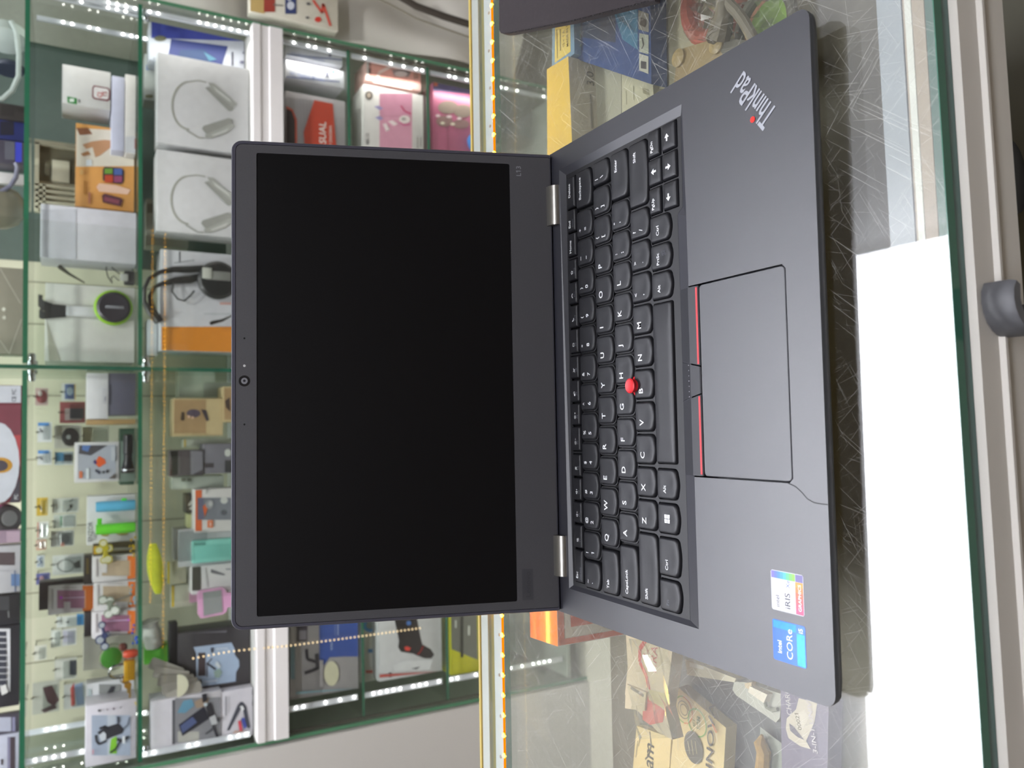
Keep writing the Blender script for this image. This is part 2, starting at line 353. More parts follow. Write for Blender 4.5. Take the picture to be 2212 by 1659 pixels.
for a, c, t_, d in ((-134.5, -117.6, 'Fn', 'g'), (-115.3, -94.6, 'Ctrl', ''), (-92.1, -75.7, 'WIN', ''), (-73.2, -56.6, 'Alt', ''), (-53.5, 36.2, '', 's'), (38.6, 53.6, 'Alt', ''), (55.4, 69.6, 'PrtSc', ''), (71.2, 86.0, 'Ctrl', '')):
    lg = [(t_, 3.2, 8.6, 2.5, LEG2 if d == 'g' else LEG)] if t_ else []
    if t_ == 'PrtSc': lg = [(t_, 2.2, 9.0, 2.3, LEG), ('SCIS', 6.5, 5.0, 2.5, LEG2)]
    if t_ == 'WIN': lg = [('WIN', 5.8, 6.6, 4.4, LEG)]
    keys.append((a, c, 99.2, 115.8, lg, 'sp' if d == 's' else 'd'))
for a, u, d in ((87.6, 'PgUp', 'AL'), (104.2, 'AU', 'AD'), (120.6, 'PgDn', 'AR')):
    keys.append((a, a+14.8, 104.9 if d == 'AD' else 106.0, 115.9, [(u, 2.2, 5.2, 2.2, LEG)] if u[0] == 'P' else [(u, 7.4, 5.6, 3.4, LEG)], 'flat'))
    keys.append((a, a+14.8, 92.2, 103.9, [(d, 6.6, 6.6, 3.4, LEG)], 'flat'))
def outline_key(x0, x1, y0, y1, st, d=0.0):
    if st == 'flat': return rrect(x0+d, x1-d, y0+d, y1-d, .8, 3)
    q = rrect(x0+d, x1-d, y0+d, y1-d, 1, 4, (3.6, 3.6, 1.2, 1.2) if st == 'd' else (1.6, 1.6, 1.2, 1.2))
    w_ = x1-x0; cx = (x0+x1)/2; out = []
    q2 = []
    for i, (x, y) in enumerate(q):
        q2.append((x, y))
        if i == 4 and st == 'd':
            for j in range(1, 6): xx = x+(q[5][0]-x)*j/6; q2.append((xx, y-.9*(1-((xx-cx)/max(1, (q[5][0]-q[4][0])/2))**2)))
    return q2
kb = thing('keyboard', None, None, (0, 110, ZT)); kb.parent = lap; kb.location = (0, 0, 0); kb['_o'] = lap['_o']
holes = [outline_key(k[0], k[1], k[2], k[3], k[5], -.55) for k in keys]
b = B(); b.plate([inner]+[h[::-1] for h in holes], -2.6, -1.9, KB); mk('key_frame', b, kb, smooth=0)
b = B(); b.box(-137, 137, 88, 206, -4.6, -4.2, KW); mk('key_bed', b, kb, smooth=0)
def arrow(b, x, y, s, dr, z, m):
    ca, sa = {'AU': (0, 1), 'AD': (0, -1), 'AL': (-1, 0), 'AR': (1, 0)}[dr]
    def R(u, v): return (x+u*ca-v*sa, y+u*sa+v*ca, z)
    b.face([R(.1*s, -.55*s), R(.75*s, 0), R(.1*s, .55*s)], m); b.face([R(-.5*s, -.17*s), R(.1*s, -.17*s), R(.1*s, .17*s), R(-.5*s, .17*s)], m)
def icon(b, nme, x, y, z, m):
    R = lambda pts: b.face([(x+u, y+v, z) for u, v in pts], m)
    rb = lambda pts, wd=.3: b.ribbon([(x+u, y+v) for u, v in pts], wd, z, m)
    spk = lambda: (rb([(-.9, -.45), (-.9, .45), (-.3, .45), (.35, 1), (.35, -1), (-.3, -.45), (-.9, -.45)], .32))
    n_ = int(nme[5:])
    if n_ == 1: spk(); rb([(-1, 1), (1.2, -1)], .3); rb([(.8, 1), (1.2, -1)], .25)
    elif n_ == 2: spk(); rb([(.9, 0), (2.4, 0)])
    elif n_ == 3: spk(); rb([(.9, 0), (2.2, 0)]); rb([(1.55, -.65), (1.55, .65)])
    elif n_ == 4: rb([(-1, -1), (1, 1)], .4); rb([(-1, 1), (1, -1)], .4); rb([(-.4, 1), (.4, 1)], .5)
    elif n_ in (5, 6):
        for i in range(8): a = i*math.pi/4; rb([(.75*math.cos(a), .75*math.sin(a)), (1.25*math.cos(a), 1.25*math.sin(a))], .25)
        rb([(u, v) for u, v in disc(0, 0, .5, n=10)]+[(.5, 0)], .2); rb([(1.8, 0), (3.1, 0)])
        if n_ == 6: rb([(2.45, -.65), (2.45, .65)])
    elif n_ == 7: R([(-1.2, -.9), (.3, -.9), (.3, .5), (-1.2, .5)]); rb([(-.2, .9), (1.4, .9), (1.4, -.3), (.5, -.3)], .25)
    elif n_ == 8: rb([(-1.3, -.9), (1.3, .7)], .45); rb([(0, 0), (-1, .9)], .4); rb([(.2, 0), (.5, -1.1)], .4)
    elif n_ == 9: rb([(-1, -.8), (1, -.8), (1, .7), (.2, .7), (0, .4), (-.2, .7), (-1, .7), (-1, -.8)], .25)
    elif n_ == 10: rb([(-1.1, .8), (-.9, -.1), (0, -.9), (.9, -1)], .55)
    elif n_ == 11: rb([(-1.4, -.4), (-.9, .3), (0, .55), (.9, .3), (1.4, -.4)], .55)
    else:
        q = [((1.35 if i % 2 == 0 else .6)*math.sin(i*math.pi/5), (1.35 if i % 2 == 0 else .6)*math.cos(i*math.pi/5)) for i in range(11)]; rb(q, .28)
for (x0, x1, y0, y1, lg, st) in keys:
    b = B(); zt = -.15
    rings = [[(x, y, z) for x, y in outline_key(x0, x1, y0, y1, st, d)] for z, d in ((-4.0, -.1), (-1.9, 0), (-.75, .25), (zt-.12, .75))]
    q = outline_key(x0, x1, y0, y1, st, 1.3 if st != 'flat' else 1.0); rings.append([(x, y, zt) for x, y in q])
    cx, cy = (x0+x1)/2, (y0+y1)/2; dip = .3 if st == 'd' else 0
    rings.append([(cx+(x-cx)*.55, cy+(y-cy)*.55, zt-dip*.8) for x, y in q])
    b.loft(rings, KEY, False, True)
    for (t_, dx, dy, s_, m) in lg:
        X, Y, Z = x0+dx, y0+dy, zt+.05
        if t_.startswith('ICON'): icon(b, t_, X, Y, Z, m)
        elif t_ in ('AU', 'AD', 'AL', 'AR'): arrow(b, X, Y, s_, t_, Z, m)
        elif t_ == 'WIN':
            for u in (0, 1):
                for v in (0, 1): b.face([(X+u*2.5, Y+v*2.3-.5, Z), (X+u*2.5+2.2, Y+v*2.3-.5-(0 if v else .15), Z), (X+u*2.5+2.2, Y+v*2.3+1.5+(.15 if v else 0), Z), (X+u*2.5, Y+v*2.3+1.5, Z)], m)
        elif t_ == 'SCIS':
            for a in (-1, 1): b.ribbon([(X+1.0+.6*math.cos(i*.8), Y-.6+a*.9+.6*math.sin(i*.8)) for i in range(9)], .2, Z, m); b.ribbon([(X+1.2, Y-.6+a*.6), (X+3.2, Y-.6-a*.7)], .25, Z, m)
            b.ribbon([(X+.6, Y+1.2), (X+3.4, Y+1.2)], .2, Z, m)
        elif t_ in ('_', '-', '='): 
            for q_ in ((0,) if t_ != '=' else (0, 1.0)): b.face([(X, Y+.8+q_, Z), (X+(2.6 if t_ == '_' else 2.0), Y+.8+q_, Z), (X+(2.6 if t_ == '_' else 2.0), Y+1.2+q_, Z), (X, Y+1.2+q_, Z)], m)
        else: b.text(t_, X, Y, Z, s_*(.93 if len(t_) > 1 else 1), m, 0, 'l', 1.12, .012)
    mk('key', b, kb, smooth=40)
b = B(); b.lathe([(5.6, -2.5), (5.6, -1.6), (4.0, -1.0), (3.9, 1.2), (4.35, 1.9), (4.35, 2.8), (3.7, 3.3), (2.2, 3.0)], (-9.0, 134.2, 0), (0, 0, 1), RED, 24)
mk('pointing_stick', b, kb)
# track pad and its three buttons
b = B(); b.prism(rrect(-59.1, 41.0, 18.9, 76.6, 2.2, 4), -1.5, -.12, M('#2b2b32', .37, 0, .03, 900, .1, 1.0), .3); mk('touchpad', b, lap)
BT = M('#2c2c31', .45, 0, .03, 900, .1)
def button(xa0, xa1, xb0, xb1, mark):
    b = B(); rows = []
    for y, z in ((77.4, -.5), (77.9, 0), (85.0, .05), (92.9, -1.5), (93.1, -2.2)):
        f_ = (y-77.4)/15.7; l_, r_ = xa0+(xb0-xa0)*f_, xa1+(xb1-xa1)*f_
        rows.append([(l_, y, z), (r_, y, z)])
    low = [[(r[0][0], r[0][1], -3), (r[1][0], r[1][1], -3)] for r in rows]
    for i in range(4):
        b.face([rows[i][0], rows[i][1], rows[i+1][1], rows[i+1][0]], BT)
        b.face([rows[i][0], rows[i+1][0], low[i+1][0], low[i][0]], BT); b.face([rows[i][1], low[i][1], low[i+1][1], rows[i+1][1]], BT)
    b.face([rows[0][0], low[0][0], low[0][1], rows[0][1]], BT)
    if mark == 'red':
        b.face([(xa0+.8, 77.9, .06), (xa1-.8, 77.9, .06), (xa1-.8, 79.3, .06), (xa0+.8, 79.3, .06)], M('#c8323a', .4))
    else:
        for i in range(7): b.face([(u, v, .12) for u, v in disc(-17.4+i*2.8, 86.1, .28, n=8)], M('#9a9aa2', .5))
    mk('touchpad_button', b, lap, smooth=25)
button(-59.1, -16.6, -59.1, -20.2, 'red'); button(-15.9, -2.0, -19.4, 1.6, 'dots'); button(-1.3, 41.0, 2.3, 41.0, 'red')
# stickers and the badge on the palm rest
b = B(); Z = .12
BL = M('#1f5fd0', .25, .2, .12, 300, spec=.7)
b.prism(rrect(-142, -123.4, 14.5, 33.5, 1, 3), .01, Z, BL)
b.face([(-141.6, 14.9, Z+.02), (-127.4, 14.9, Z+.02), (-127.4, 19.4, Z+.02), (-141.6, 19.4, Z+.02)], M('#2a9df0', .25, .2, .15, 600)); b.face([(-127.2, 19.6, Z+.02), (-123.8, 19.6, Z+.02), (-123.8, 33, Z+.02), (-127.2, 33, Z+.02)], M('#1d84dd', .25, .2, .12, 500))
b.text('intel', -138.4, 28.4, Z+.05, 2.5, LEG, bold=.02); b.text('CORe', -140.0, 22.0, Z+.05, 3.5, LEG, sx=1.12, bold=.005); b.text('i5', -126.9, 15.9, Z+.05, 2.4, LEG, bold=.02)
mk('processor_sticker', b, lap)['label'] = 'blue square processor sticker with white lettering'
b = B(); b.prism(rrect(-119, -100.6, 14.5, 33.5, 1, 3), .01, Z, M('#dcdce4', .6, spec=.2))
n_ = 10
rain = ['#8d86cc', '#7d8fd8', '#6f9be0', '#6fb0dc', '#74c4c8', '#7fcda4', '#8fd488', '#a0d878']
for i in range(8):
    y1 = 33.2-i*1.75; b.face([(-104.2, y1-1.75, Z+.02), (-100.9, y1-1.75, Z+.02), (-100.9, y1, Z+.02), (-104.2, y1, Z+.02)], M(rain[i], .6, spec=.2))
b.face([(-104.2, 14.8, Z+.02), (-100.9, 14.8, Z+.02), (-100.9, 19.0, Z+.02), (-104.2, 19.0, Z+.02)], M('#8d88b4', .6, spec=.2))
pk = ['#d87896', '#dc7c8c', '#e08282', '#e68a78', '#ee9a70', '#f2aa6c']
for i in range(6):
    a = -118.7+i*2.4; b.face([(a, 14.8, Z+.02), (a+2.4, 14.8, Z+.02), (a+2.4, 19.2, Z+.02), (a, 19.2, Z+.02)], M(pk[i], .6, spec=.2))
TX = M('#4c4c54', .5)
b.text('intel', -117.2, 28.8, Z+.05, 2.3, TX); b.text('iRIS', -117.2, 22.4, Z+.05, 3.2, TX, sx=1.1); b.text('Xe', -109.0+1.2, 22.4, Z+.05, 2.2, M('#6a7cc8', .5)); b.text('GRAPHICS', -117.2, 16.0, Z+.05, 1.7, LEG, bold=.015, width=12)
mk('graphics_sticker', b, lap)['label'] = 'white graphics sticker with a rainbow edge'
b = B(); ang = math.radians(37.3); BD = M('#a9abb2', .4, .3)
for i, (dx, m_) in enumerate(((0.0, BD),)):
    b.text('Th\u0131nkPad', 114.6, 19.4, .28, 12.4, m_, ang, 'l', bold=.012, width=33.5)
ca, sa = math.cos(ang), math.sin(ang)
def RD(u, v): return (114.6+u*ca-v*sa, 19.4+u*sa+v*ca)
cd = RD(9.9, 12.0); b.face([(x, y, .3) for x, y in disc(cd[0], cd[1], 1.5)], M('#ff2a20', .35))
mk('deck_logo', b, lap, smooth=0)['label'] = 'silver slanted lettering with a red dot'
# hinges and lid
for x0, x1 in ((-131.3, -104.6), (104.8, 131.8)):
    b = B(); b.loft([[(x, 218.6+8.0*math.cos(a), -1.6+6.2*math.sin(a)) for a in [math.pi*i/10+.0 for i in range(4, 14)]] for x in (x0, x0+.4, x1-.4, x1)], M('#8d8a84', .32, .85, .04, 200), True, True)
    mk('hinge', b, lap, smooth=50)
TH = .32
dd = Vector((0, math.sin(TH), math.cos(TH))); nn = Vector((0, -math.cos(TH), math.sin(TH))); lo = Vector((0, 218.96, 3.17))
def LT(a, s_, n_): return Vector((a, 0, 0))+lo+dd*s_+nn*n_
lid = thing('lid', None, None, (0, 110, ZT)); lid.parent = lap; lid.location = (0, 0, 0); lid['_o'] = lap['_o']
b = B(LT); o1 = rrect(-154.7, 154.7, -2.2, 207.3, 5, 5, (1.5, 1.5, 6.5, 6.5))
o2 = rrect(-152.6, 152.6, -1.6, 204.9, 5, 5, (1, 1, 4.5, 4.5))
b.loft([[(x, y, -5.6) for x, y in rrect(-153.2, 153.2, -1.0, 205.8, 5, 5, (1, 1, 6, 6))], [(x, y, -4.8) for x, y in o1], [(x, y, -.8) for x, y in o1], [(x, y, -.1) for x, y in rrect(-154.2, 154.2, -1.9, 206.8, 5, 5, (1.2, 1.2, 6, 6))], [(x, y, -.1) for x, y in o2], [(x, y, -.9) for x, y in o2]], M('#5a5a66', .35, .5, .03, 400), True, True)
mk('lid_cover', b, lid, smooth=40)
BZ = M('#48474a', .5, 0, .05, 1500, .15)
b = B(LT); b.plate([rrect(-152.2, 152.2, -1.4, 204.5, 5, 5, (1, 1, 4.2, 4.2)), rrect(-146.9, 146.9, 26.67, 191.9, 1.2, 4)[::-1]], -.7, .0, BZ)
for x in (-27.2, 27.2): b.face([(u, v, .03) for u, v in disc(x, 199.3, .62, n=12)], M('#050505', .9))
mk('bezel', b, lid, smooth=0)
b = B(LT); b.box(-147.2, 147.2, 26.3, 192.2, -1.2, -.55, M('#08080a', .4, 0, .02, 500, 0, .25)); mk('display', b, lid, smooth=0)
b = B(LT); b.prism(disc(.2, 199.3, 3.5), 0, .1, M('#141416', .3)); b.prism(disc(.2, 199.3, 2.0), .1, .14, M('#7f7f84', .35)); b.prism(disc(.3, 199.3, .8), .14, .17, M('#3a3a3e', .2)); mk('webcam', b, lid)
b = B(LT); b.prism(disc(9.8, 199.3, .8, n=12), 0, .12, M('#c8c8c8', .3)); mk('indicator', b, lid)
b = B(LT); b.text('L13', 138.9, 18.9, .05, 3.4, M('#8b8d92', .5), sx=1.05); mk('model_mark', b, lid, smooth=0)
b = B(LT); b.prism(rrect(-146.4, -126.0, 15.8, 23.2, .3, 2), 0, .06, M('#3f3f43', .4)); b.text('Lenovo', -144.4, 17.6, .09, 3.4, M('#37373b', .35), width=16.5); mk('maker_mark', b, lid, smooth=0)
# ---------------------------------------------------------------- the glass cabinet behind
YF, YB = 1600, 1955
sl = lambda x: .006*(x-105)
ZA, ZB_, ZFT, ZFB = 369, 160, -75, -142     # tops of the upper shelves, frame top and bottom
ZCR, ZCL, ZDR, ZDL = -303, -320, -512, -537
SG = GL('shelf_glass', '#f8fbf9', 0, .8)
tl = lambda a, b_, c: Vector((a, b_, c+sl(a)))
b = B(); b.box(-720, 912, YB, YB+15, FLOOR, 700, M('#c3bfa8', .7, 0, .04, 8))
for x in (-560, -400, -250, -90, 60, 230, 330, 420, 520, 610): b.box(x, x+3, YB-1.2, YB+1, ZFT, 690, M('#8d8a78', .8))
o = mk('cabinet_back_panel', b, None, 'cream back panel of the display cabinet with thin upright joints', 'panel', smooth=0)
b = B(); b.box(-720, 912, YB-3, YB-1.5, FLOOR, ZFB, M('#b9c2b8', .6)); b.box(380, 912, YB-3, YB-1.5, ZFT, 700, M('#515e58', .4)); mk('back_lining', b, o, smooth=0)
for x0, x1 in ((898, 906), (-719, -711)):
    b = B(); q = GL('side_glass', '#f2f8f4', 0, .8)
    b.face([(x0, YF+.5, FLOOR), (x0, YB-4, FLOOR), (x0, YB-4, 700), (x0, YF+.5, 700)], q); b.face([(x1, YF+.5, FLOOR), (x1, YB-4, FLOOR), (x1, YB-4, 700), (x1, YF+.5, 700)], q)
    b.box(x0, x1, YF-.5, YF+.5, FLOOR, 700, M('#4d7a5c', .25)); o = mk('glass_side_panel', b, None, 'green edged glass side panel of the cabinet, '+('beside the white plastic sheet' if x0 > 0 else 'beside the plain grey wall'), 'glass', 'glass side panels', smooth=0)
    b = B(); xi = (894.4, 897.4) if x0 > 0 else (-710, -706.5)
    b.box(xi[0], xi[1], YF+14, YF+18, -780, ZFB, M('#4a443c', .6)); mk('dark_gap_strip', b, o, smooth=0)  # dark strip painted in for the dark gap beside the glass
b = B(tl)
b.loft([[(x, y, z) for y, z in ((YF-8, ZFT), (YF-8, ZFT-16), (YF-5, ZFT-18), (YF-5, ZFT-36), (YF-9, ZFT-38), (YF-9, ZFB), (YF+22, ZFB), (YF+22, ZFT))] for x in (-711, 898)], M('#dcd8d6', .45, 0, .02, 20))
o = mk('cabinet_rail', b, None, 'white ribbed frame rail running across the middle of the cabinet', 'frame', smooth=0)
b = B(tl); b.box(-709, 896, YF+22.5, YB-4, ZFT-6, ZFT, M('#c9c8c4', .5)); mk('cabinet_board', b, None, 'white board behind the ribbed rail, carrying the headphone boxes', 'shelf', smooth=0)
b = B(tl); b.box(-709, 896, YF+22.5, YB-4, ZFB, ZFB+6, M('#b5b4b0', .5)); mk('cabinet_board', b, None, 'white board over the lower shelves, behind the ribbed rail', 'shelf', smooth=0)
def shelf(x0, x1, z, th, lab, y0=YF+18.5):
    t = thing('glass_shelf', lab, 'shelf', ((x0+x1)/2, 1780, z-th), 'glass shelves of the cabinet')
    b = B(tl); b.face([(x0, y0, z), (x1, y0, z), (x1, YB-4, z), (x0, YB-4, z)], SG); b.face([(x0, y0, z-th), (x1, y0, z-th), (x1, YB-4, z-th), (x0, YB-4, z-th)], SG); mk('pane', b, t, smooth=0)
    b = B(tl); b.box(x0, x1, y0-.6, y0, z-th, z, M('#2c6a50', .2, 0, .1, 3, spec=.6)); mk('green_edge', b, t, smooth=0)
    return t
shelf(112, 896, ZA, 9, 'upper glass shelf right of the divider, above the round white headset boxes')
shelf(-709, 98, ZA, 9, 'upper glass shelf left of the divider, above the hanging blister packs')
shelf(112, 896, ZB_, 8, 'second glass shelf right of the divider, carrying the orange watch box')
shelf(-709, 98, ZB_, 8, 'second glass shelf left of the divider, carrying the key rings')
shelf(112, 896, ZCR, 6, 'glass shelf right below the white frame, carrying the mouse boxes')
shelf(-709, 98, ZCL, 6, 'glass shelf left below the white frame, carrying the blue box')
shelf(112, 896, ZDR, 7, 'lower glass shelf on the right, carrying the pink boxes')
shelf(-709, 98, ZDL, 7, 'lower glass shelf on the left, carrying the sock box')
b = B(); b.box(-711, 898, YF+20, YB-4, -910, -900, M('#aab1a8', .5)); mk('cabinet_bottom_board', b, None, 'pale bottom board of the cabinet seen over the counter edge', 'shelf', smooth=0)
dv = thing('glass_divider', 'upright glass divider in the middle of the cabinet', 'glass', (105, 1780, ZFT))
b = B(); q = GL('divider_glass', '#e6f2ec', 0, .8)
for x in (101, 109): b.face([(x, YF+18.5, ZFT), (x, YB-4, ZFT), (x, YB-4, 690), (x, YF+12, 690)], q)
mk('pane', b, dv, smooth=0)
b = B(); b.box(101, 109, YF+17.5, YF+18.4, ZFT, 690, M('#2c6250', .2, 0, .1, 3)); mk('green_edge', b, dv, smooth=0)
# chrome shelf supports
sup0 = None
CHR = M('#c9cdd0', .12, 1.0, .02)
k_ = 0
for (x, z, y, wh) in ((116, ZA, 1635, 'right of the divider on the upper shelf'), (94, ZA, 1635, 'left of the divider on the upper shelf'), (116, ZB_, 1635, 'right of the divider on the second shelf'), (94, ZB_, 1635, 'left of the divider on the second shelf'), (872, ZA, 1640, 'at the right end of the upper shelf'), (872, ZB_, 1640, 'at the right end of the second shelf'), (-690, ZA, 1640, 'at the left end of the upper shelf'), (-690, ZB_, 1640, 'at the left end of the second shelf')):
    z += sl(x); d = 1 if x in (116, -690) else -1
    b = B(); xs0 = {116: 109.5, 94: 100.5, 872: 896, -690: -709}[x]
    b.lathe([(8, 0), (10, 1), (10, 8), (7, 10), (7, 20), (5, 24)], (xs0, y, z-16-sl(x)*0), (d, 0, 0), CHR, 14)
    mk('shelf_support', b, None, 'chrome shelf support '+wh, 'bracket', 'chrome shelf supports')
# led strips up the corners: white tape, clear dots
TAPE = M('#d5d8de', .3)
LEDW = E('#fffdf6', 25.0)
def vstrip(x, y, z0, z1, dz, lab, skip=0, lamp=0):
    t = thing('led_strip', lab, 'led strip', (x, y, z0), 'white led strips in the cabinet corners')
    b = B(); s_ = -1 if x > 0 else 1
    b.box(x-5, x+5, y+2, y+4, z0, z1, TAPE); b.box(x-7, x-5, y-1, y+4, z0, z1, TAPE); mk('tape', b, t, smooth=0)
    n = int((z1-z0)/dz); p0 = None; rnd = random.Random(int(abs(x)+y+abs(z0)))
    for i in range(n):
        if rnd.random() < .42: continue
        if p0 is None:
            b = B(); b.lathe([(1.0, -1.5), (2.0, 0), (2.0, 2)], (x, y, z0), (0, 1, 0), LEDW, 8); p0 = mk('led', b, t); p0.location = (0, 0, (i+.5)*dz*S)
        else:
            c = p0.copy(); COL.objects.link(c); c.parent = t; c.location = (0, 0, (i+.5)*dz*S)
for z0, z1, nm in ((ZFT+4, ZB_-10, 'between the white frame and the second shelf'), (ZB_+2, ZA-12, 'between the two upper shelves')):
    vstrip(888, 1624, z0, z1, 17, 'white led strip at the right front corner '+nm)
    vstrip(-699 if z0 > 100 else -697, 1715 if z0 > 100 else 1624, z0, z1, 17, 'white led strip at the left front corner '+nm)
    vstrip(878, 1738, z0, z1, 17, 'led strip half way back on the right, '+nm)
    vstrip(-690, 1872, z0, z1, 17, 'led strip half way back on the left, '+nm)
vstrip(890, 1650, ZB_+2, ZA-12, 17, 'white led strip behind the front one on the right, between the two upper shelves')
for z0, z1, nm in ((ZCR+4, ZFB-4, 'just below the white frame'), (ZDR+4, ZCR-10, 'beside the pink headset box'), (-890, ZDR-10, 'beside the blue tape roll')):
    vstrip(888, 1624, z0, z1, 17, 'white led strip at the right front corner '+nm)
for z0, z1, nm in ((ZCL+4, ZFB-4, 'just below the white frame'), (ZDL+4, ZCL-10, 'beside the sock box'), (-890, ZDL-10, 'beside the yellow box')):
    vstrip(-660, 1624, z0, z1, 17, 'white led strip at the left front corner '+nm)
# light of those strips
for x, tx, pw in ((862, 300, .22),):
    for zc, zh in ((262, 180), (40, 200), (-220, 130), (-410, 180), (-640, 200)):
        area('led_strip_lamp', (x, 1630, zc), (tx, 1700, zc-30), 8, zh, pw, (1, .98, .95))
# sliding glass doors
gd = GL('door_glass', '#fcfdfc', 0, 1.0)
for z0, z1, nm in ((ZFT+1, 690, 'upper'), (-930, ZFB-1, 'lower')):
    for yy, tilt, x0, x1, sd in ((YF+16, .0152 if nm == 'upper' else 0, -390, 897, 'right'), (YF-1, 0.0, -710, 400, 'left')):
        t = thing('sliding_door', 'clear %s sliding glass door, the %s hand one' % (nm, sd), 'glass door', ((x0+x1)/2, yy, z0))
        b = B(); q = -tilt*(z1-z0)
        for o in (0, 2.5): b.face([(x0, yy+o, z0), (x1, yy+o, z0), (x1, yy+o+q, z1), (x0, yy+o+q, z1)], gd)
        mk('pane', b, t, smooth=0)
# dotted string added to stand in for led reflections in the left door
t = thing('led_reflection_dots', 'amber dots added as a led strip reflection down the left glass door', 'led strip', (-510, 1594, -480))
LED_REFL = E('#ffe2b0', 1.6); p0 = None
path = [Vector((-508, 1594, 52)), Vector((-505, 1594, -20)), (Vector((-507, 1594, -84))), Vector((-510, 1590, -142)), Vector((-512, 1590, -260)), Vector((-514, 1590, -470))]
b = B(); b.tube(path, .7, GL('clear_string', '#f4f4ee', .1, 1.0), 6); mk('wire', b, t)  # made-up wire carrying the reflected dots
L_ = 0; acc = []
for a, c in zip(path, path[1:]):
    n = max(1, int((c-a).length/9.2))
    for i in range(n): acc.append(a+(c-a)*i/n)
for q in acc:
    if p0 is None: p0 = led_proto(2.0, LED_REFL, tuple(q), t)
    else:
        c = p0.copy(); COL.objects.link(c); c.parent = t; c.location = (q-acc[0])*S
# the pale panels either side of the cabinet
# ---------------------------------------------------------------- goods: boxes with a printed front, positioned from the photograph
P0 = P
def draw(b, prints, Y, off=.5, step=.25, lim=None):
    o = off
    def P(px, py, y):                        # a print never reaches past the face it is printed on
        v = P0(px, py, y)
        if lim: v.x = min(max(v.x, lim[0]+.8), lim[1]-.8); v.z = min(max(v.z, lim[2]+.8), lim[3]-.8)
        return v
    for q in prints:
        k = q[0]; y = Y-o; o += step
        if k == 'r': _, x0, y0, x1, y1, c = q; b.face([P(x, yy, y) for x, yy in ((x0, y0), (x0, y1), (x1, y1), (x1, y0))], M(c) if isinstance(c, str) else c)
        elif k == 'p': b.face([P(x, yy, y) for x, yy in q[1]], M(q[2]))
        elif k == 'e': b.face([P(x, yy, y) for x, yy in disc(q[1], q[2], q[3], q[4], 20)], M(q[5]))
        elif k == 'l':
            pts = [P(x, yy, y) for x, yy in q[1]]
            T0 = b.T; b.T = lambda a, c, d: Vector((a, y, c)); b.ribbon([(v.x, v.z) for v in pts], q[2], 0, M(q[3])); b.T = T0
        elif k == 't':                       # text, lower left at the pixel, capital height in mm
            v = P(q[2], q[3], y); T0 = b.T; b.T = lambda a, c, d: Vector((a, y, c)); b.text(q[1], v.x, v.z, 0, q[4], M(q[5]), q[6] if len(q) > 6 else 0, 'l', 1, .015); b.T = T0
def pbox(name, label, cat, r, Y, depth, col, prints=(), base=None, group=None, rough=.4, bev=1.0):
    x0, y0, x1, y1 = r; xm, ym = (x0+x1)/2, (y0+y1)/2
    Xr, Xl = P(xm, y0, Y).x, P(xm, y1, Y).x; zt = P(x0, ym, Y).z; zb = P(x1, ym, Y).z if base is None else base+sl((Xr+Xl)/2)
    if Y > 1600: Xr, Xl = min(Xr, 893), max(Xl, -704)
    b = B(); b.box(Xl, Xr, Y, Y+depth, zb, zt, M(col, rough), bev); draw(b, prints, Y, lim=(Xl, Xr, zb, zt))
    return mk(name, b, None, label, cat, group, smooth=30)
R_ = lambda *a: ('r',)+a
b0 = ZB_+2
# --- between the two upper shelves, right of the divider
pbox('flat_box', 'flat white box lying under the lilac one on the second shelf, right end', 'box', (270, 162, 300, 332), 1660, 36, '#d2cfcb', [R_(270, 295, 299, 332, '#bfc0c4'), ('l', [(297, 300), (297, 322)], 2, '#8d4a4a')], b0)
pbox('flat_box', 'pale lilac flat box lying on a white one', 'box', (241, 165, 268.5, 325), 1661, 90, '#c3c5d8')
pbox('charger_box', 'white box with a green logo and a red bordered badge', 'box', (134, 147, 239, 230), 1662, 95, '#d6d5d3', [('p', [(145, 208), (146, 222), (166, 226), (166, 212)], '#3f8a4a'), ('r', 150, 213, 160, 220, '#dfe8df'), ('l', [(170.9, 222), (170.9, 214.56)], 2.7, '#777777'),
     ('p', [(199, 190), (203, 184), (234, 190), (238, 196), (237, 214), (233, 219), (203, 214), (199, 209)], '#7a4048'), ('p', [(202, 191), (205, 187), (232, 192), (235, 197), (234, 212), (231, 215), (205, 211), (202, 207)], '#dcd9d8'), ('t', 'CJ', 220, 211, 9, '#c04848'), ('t', '15', 231, 209, 9, '#a04a4a')])
pbox('watch_box', 'orange smart watch box showing a hand and two watch faces', 'box', (163, 275, 300, 452), 1700, 60, '#d79a55', [R_(164, 276, 299, 360, '#d8cfc0'), ('p', [(164, 276), (172, 292), (200, 290), (190, 276)], '#8a5a40'), ('p', [(178, 312), (186, 322), (200, 318), (206, 340), (216, 336), (240, 318), (248, 304), (225, 302), (200, 305)], '#b98a66'), ('p', [(174, 332), (180, 338), (196, 334), (190, 326)], '#a87852'), ('r', 186, 345, 198, 358, '#d9dde0'),
     ('p', [(222, 366), (226, 360), (262, 363), (268, 369), (267, 392), (262, 398), (228, 394), (222, 388)], '#3a3238'), R_(226, 364, 243, 375, '#6f9a3c'), R_(246, 364, 264, 378, '#4a62a0'), R_(226, 378, 244, 394, '#b8452c'), R_(246, 380, 264, 394, '#8e4468'),
     ('p', [(208, 404), (214, 396), (250, 400), (282, 410), (276, 420), (214, 414)], '#dfb9a4'), ('p', [(220, 422), (226, 418), (262, 428), (265, 434), (260, 446), (222, 437)], '#5a3440'), ('p', [(225, 425), (258, 432), (256, 441), (225, 434)], '#8a4a58'), ('l', [(183.2, 420), (183.2, 390.24)], 3.6, '#b07838'), ('l', [(193.2, 440), (193.2, 415.2)], 3.6, '#a86a58'), ('e', 176, 372, 5, 6, '#e2b070')], b0)
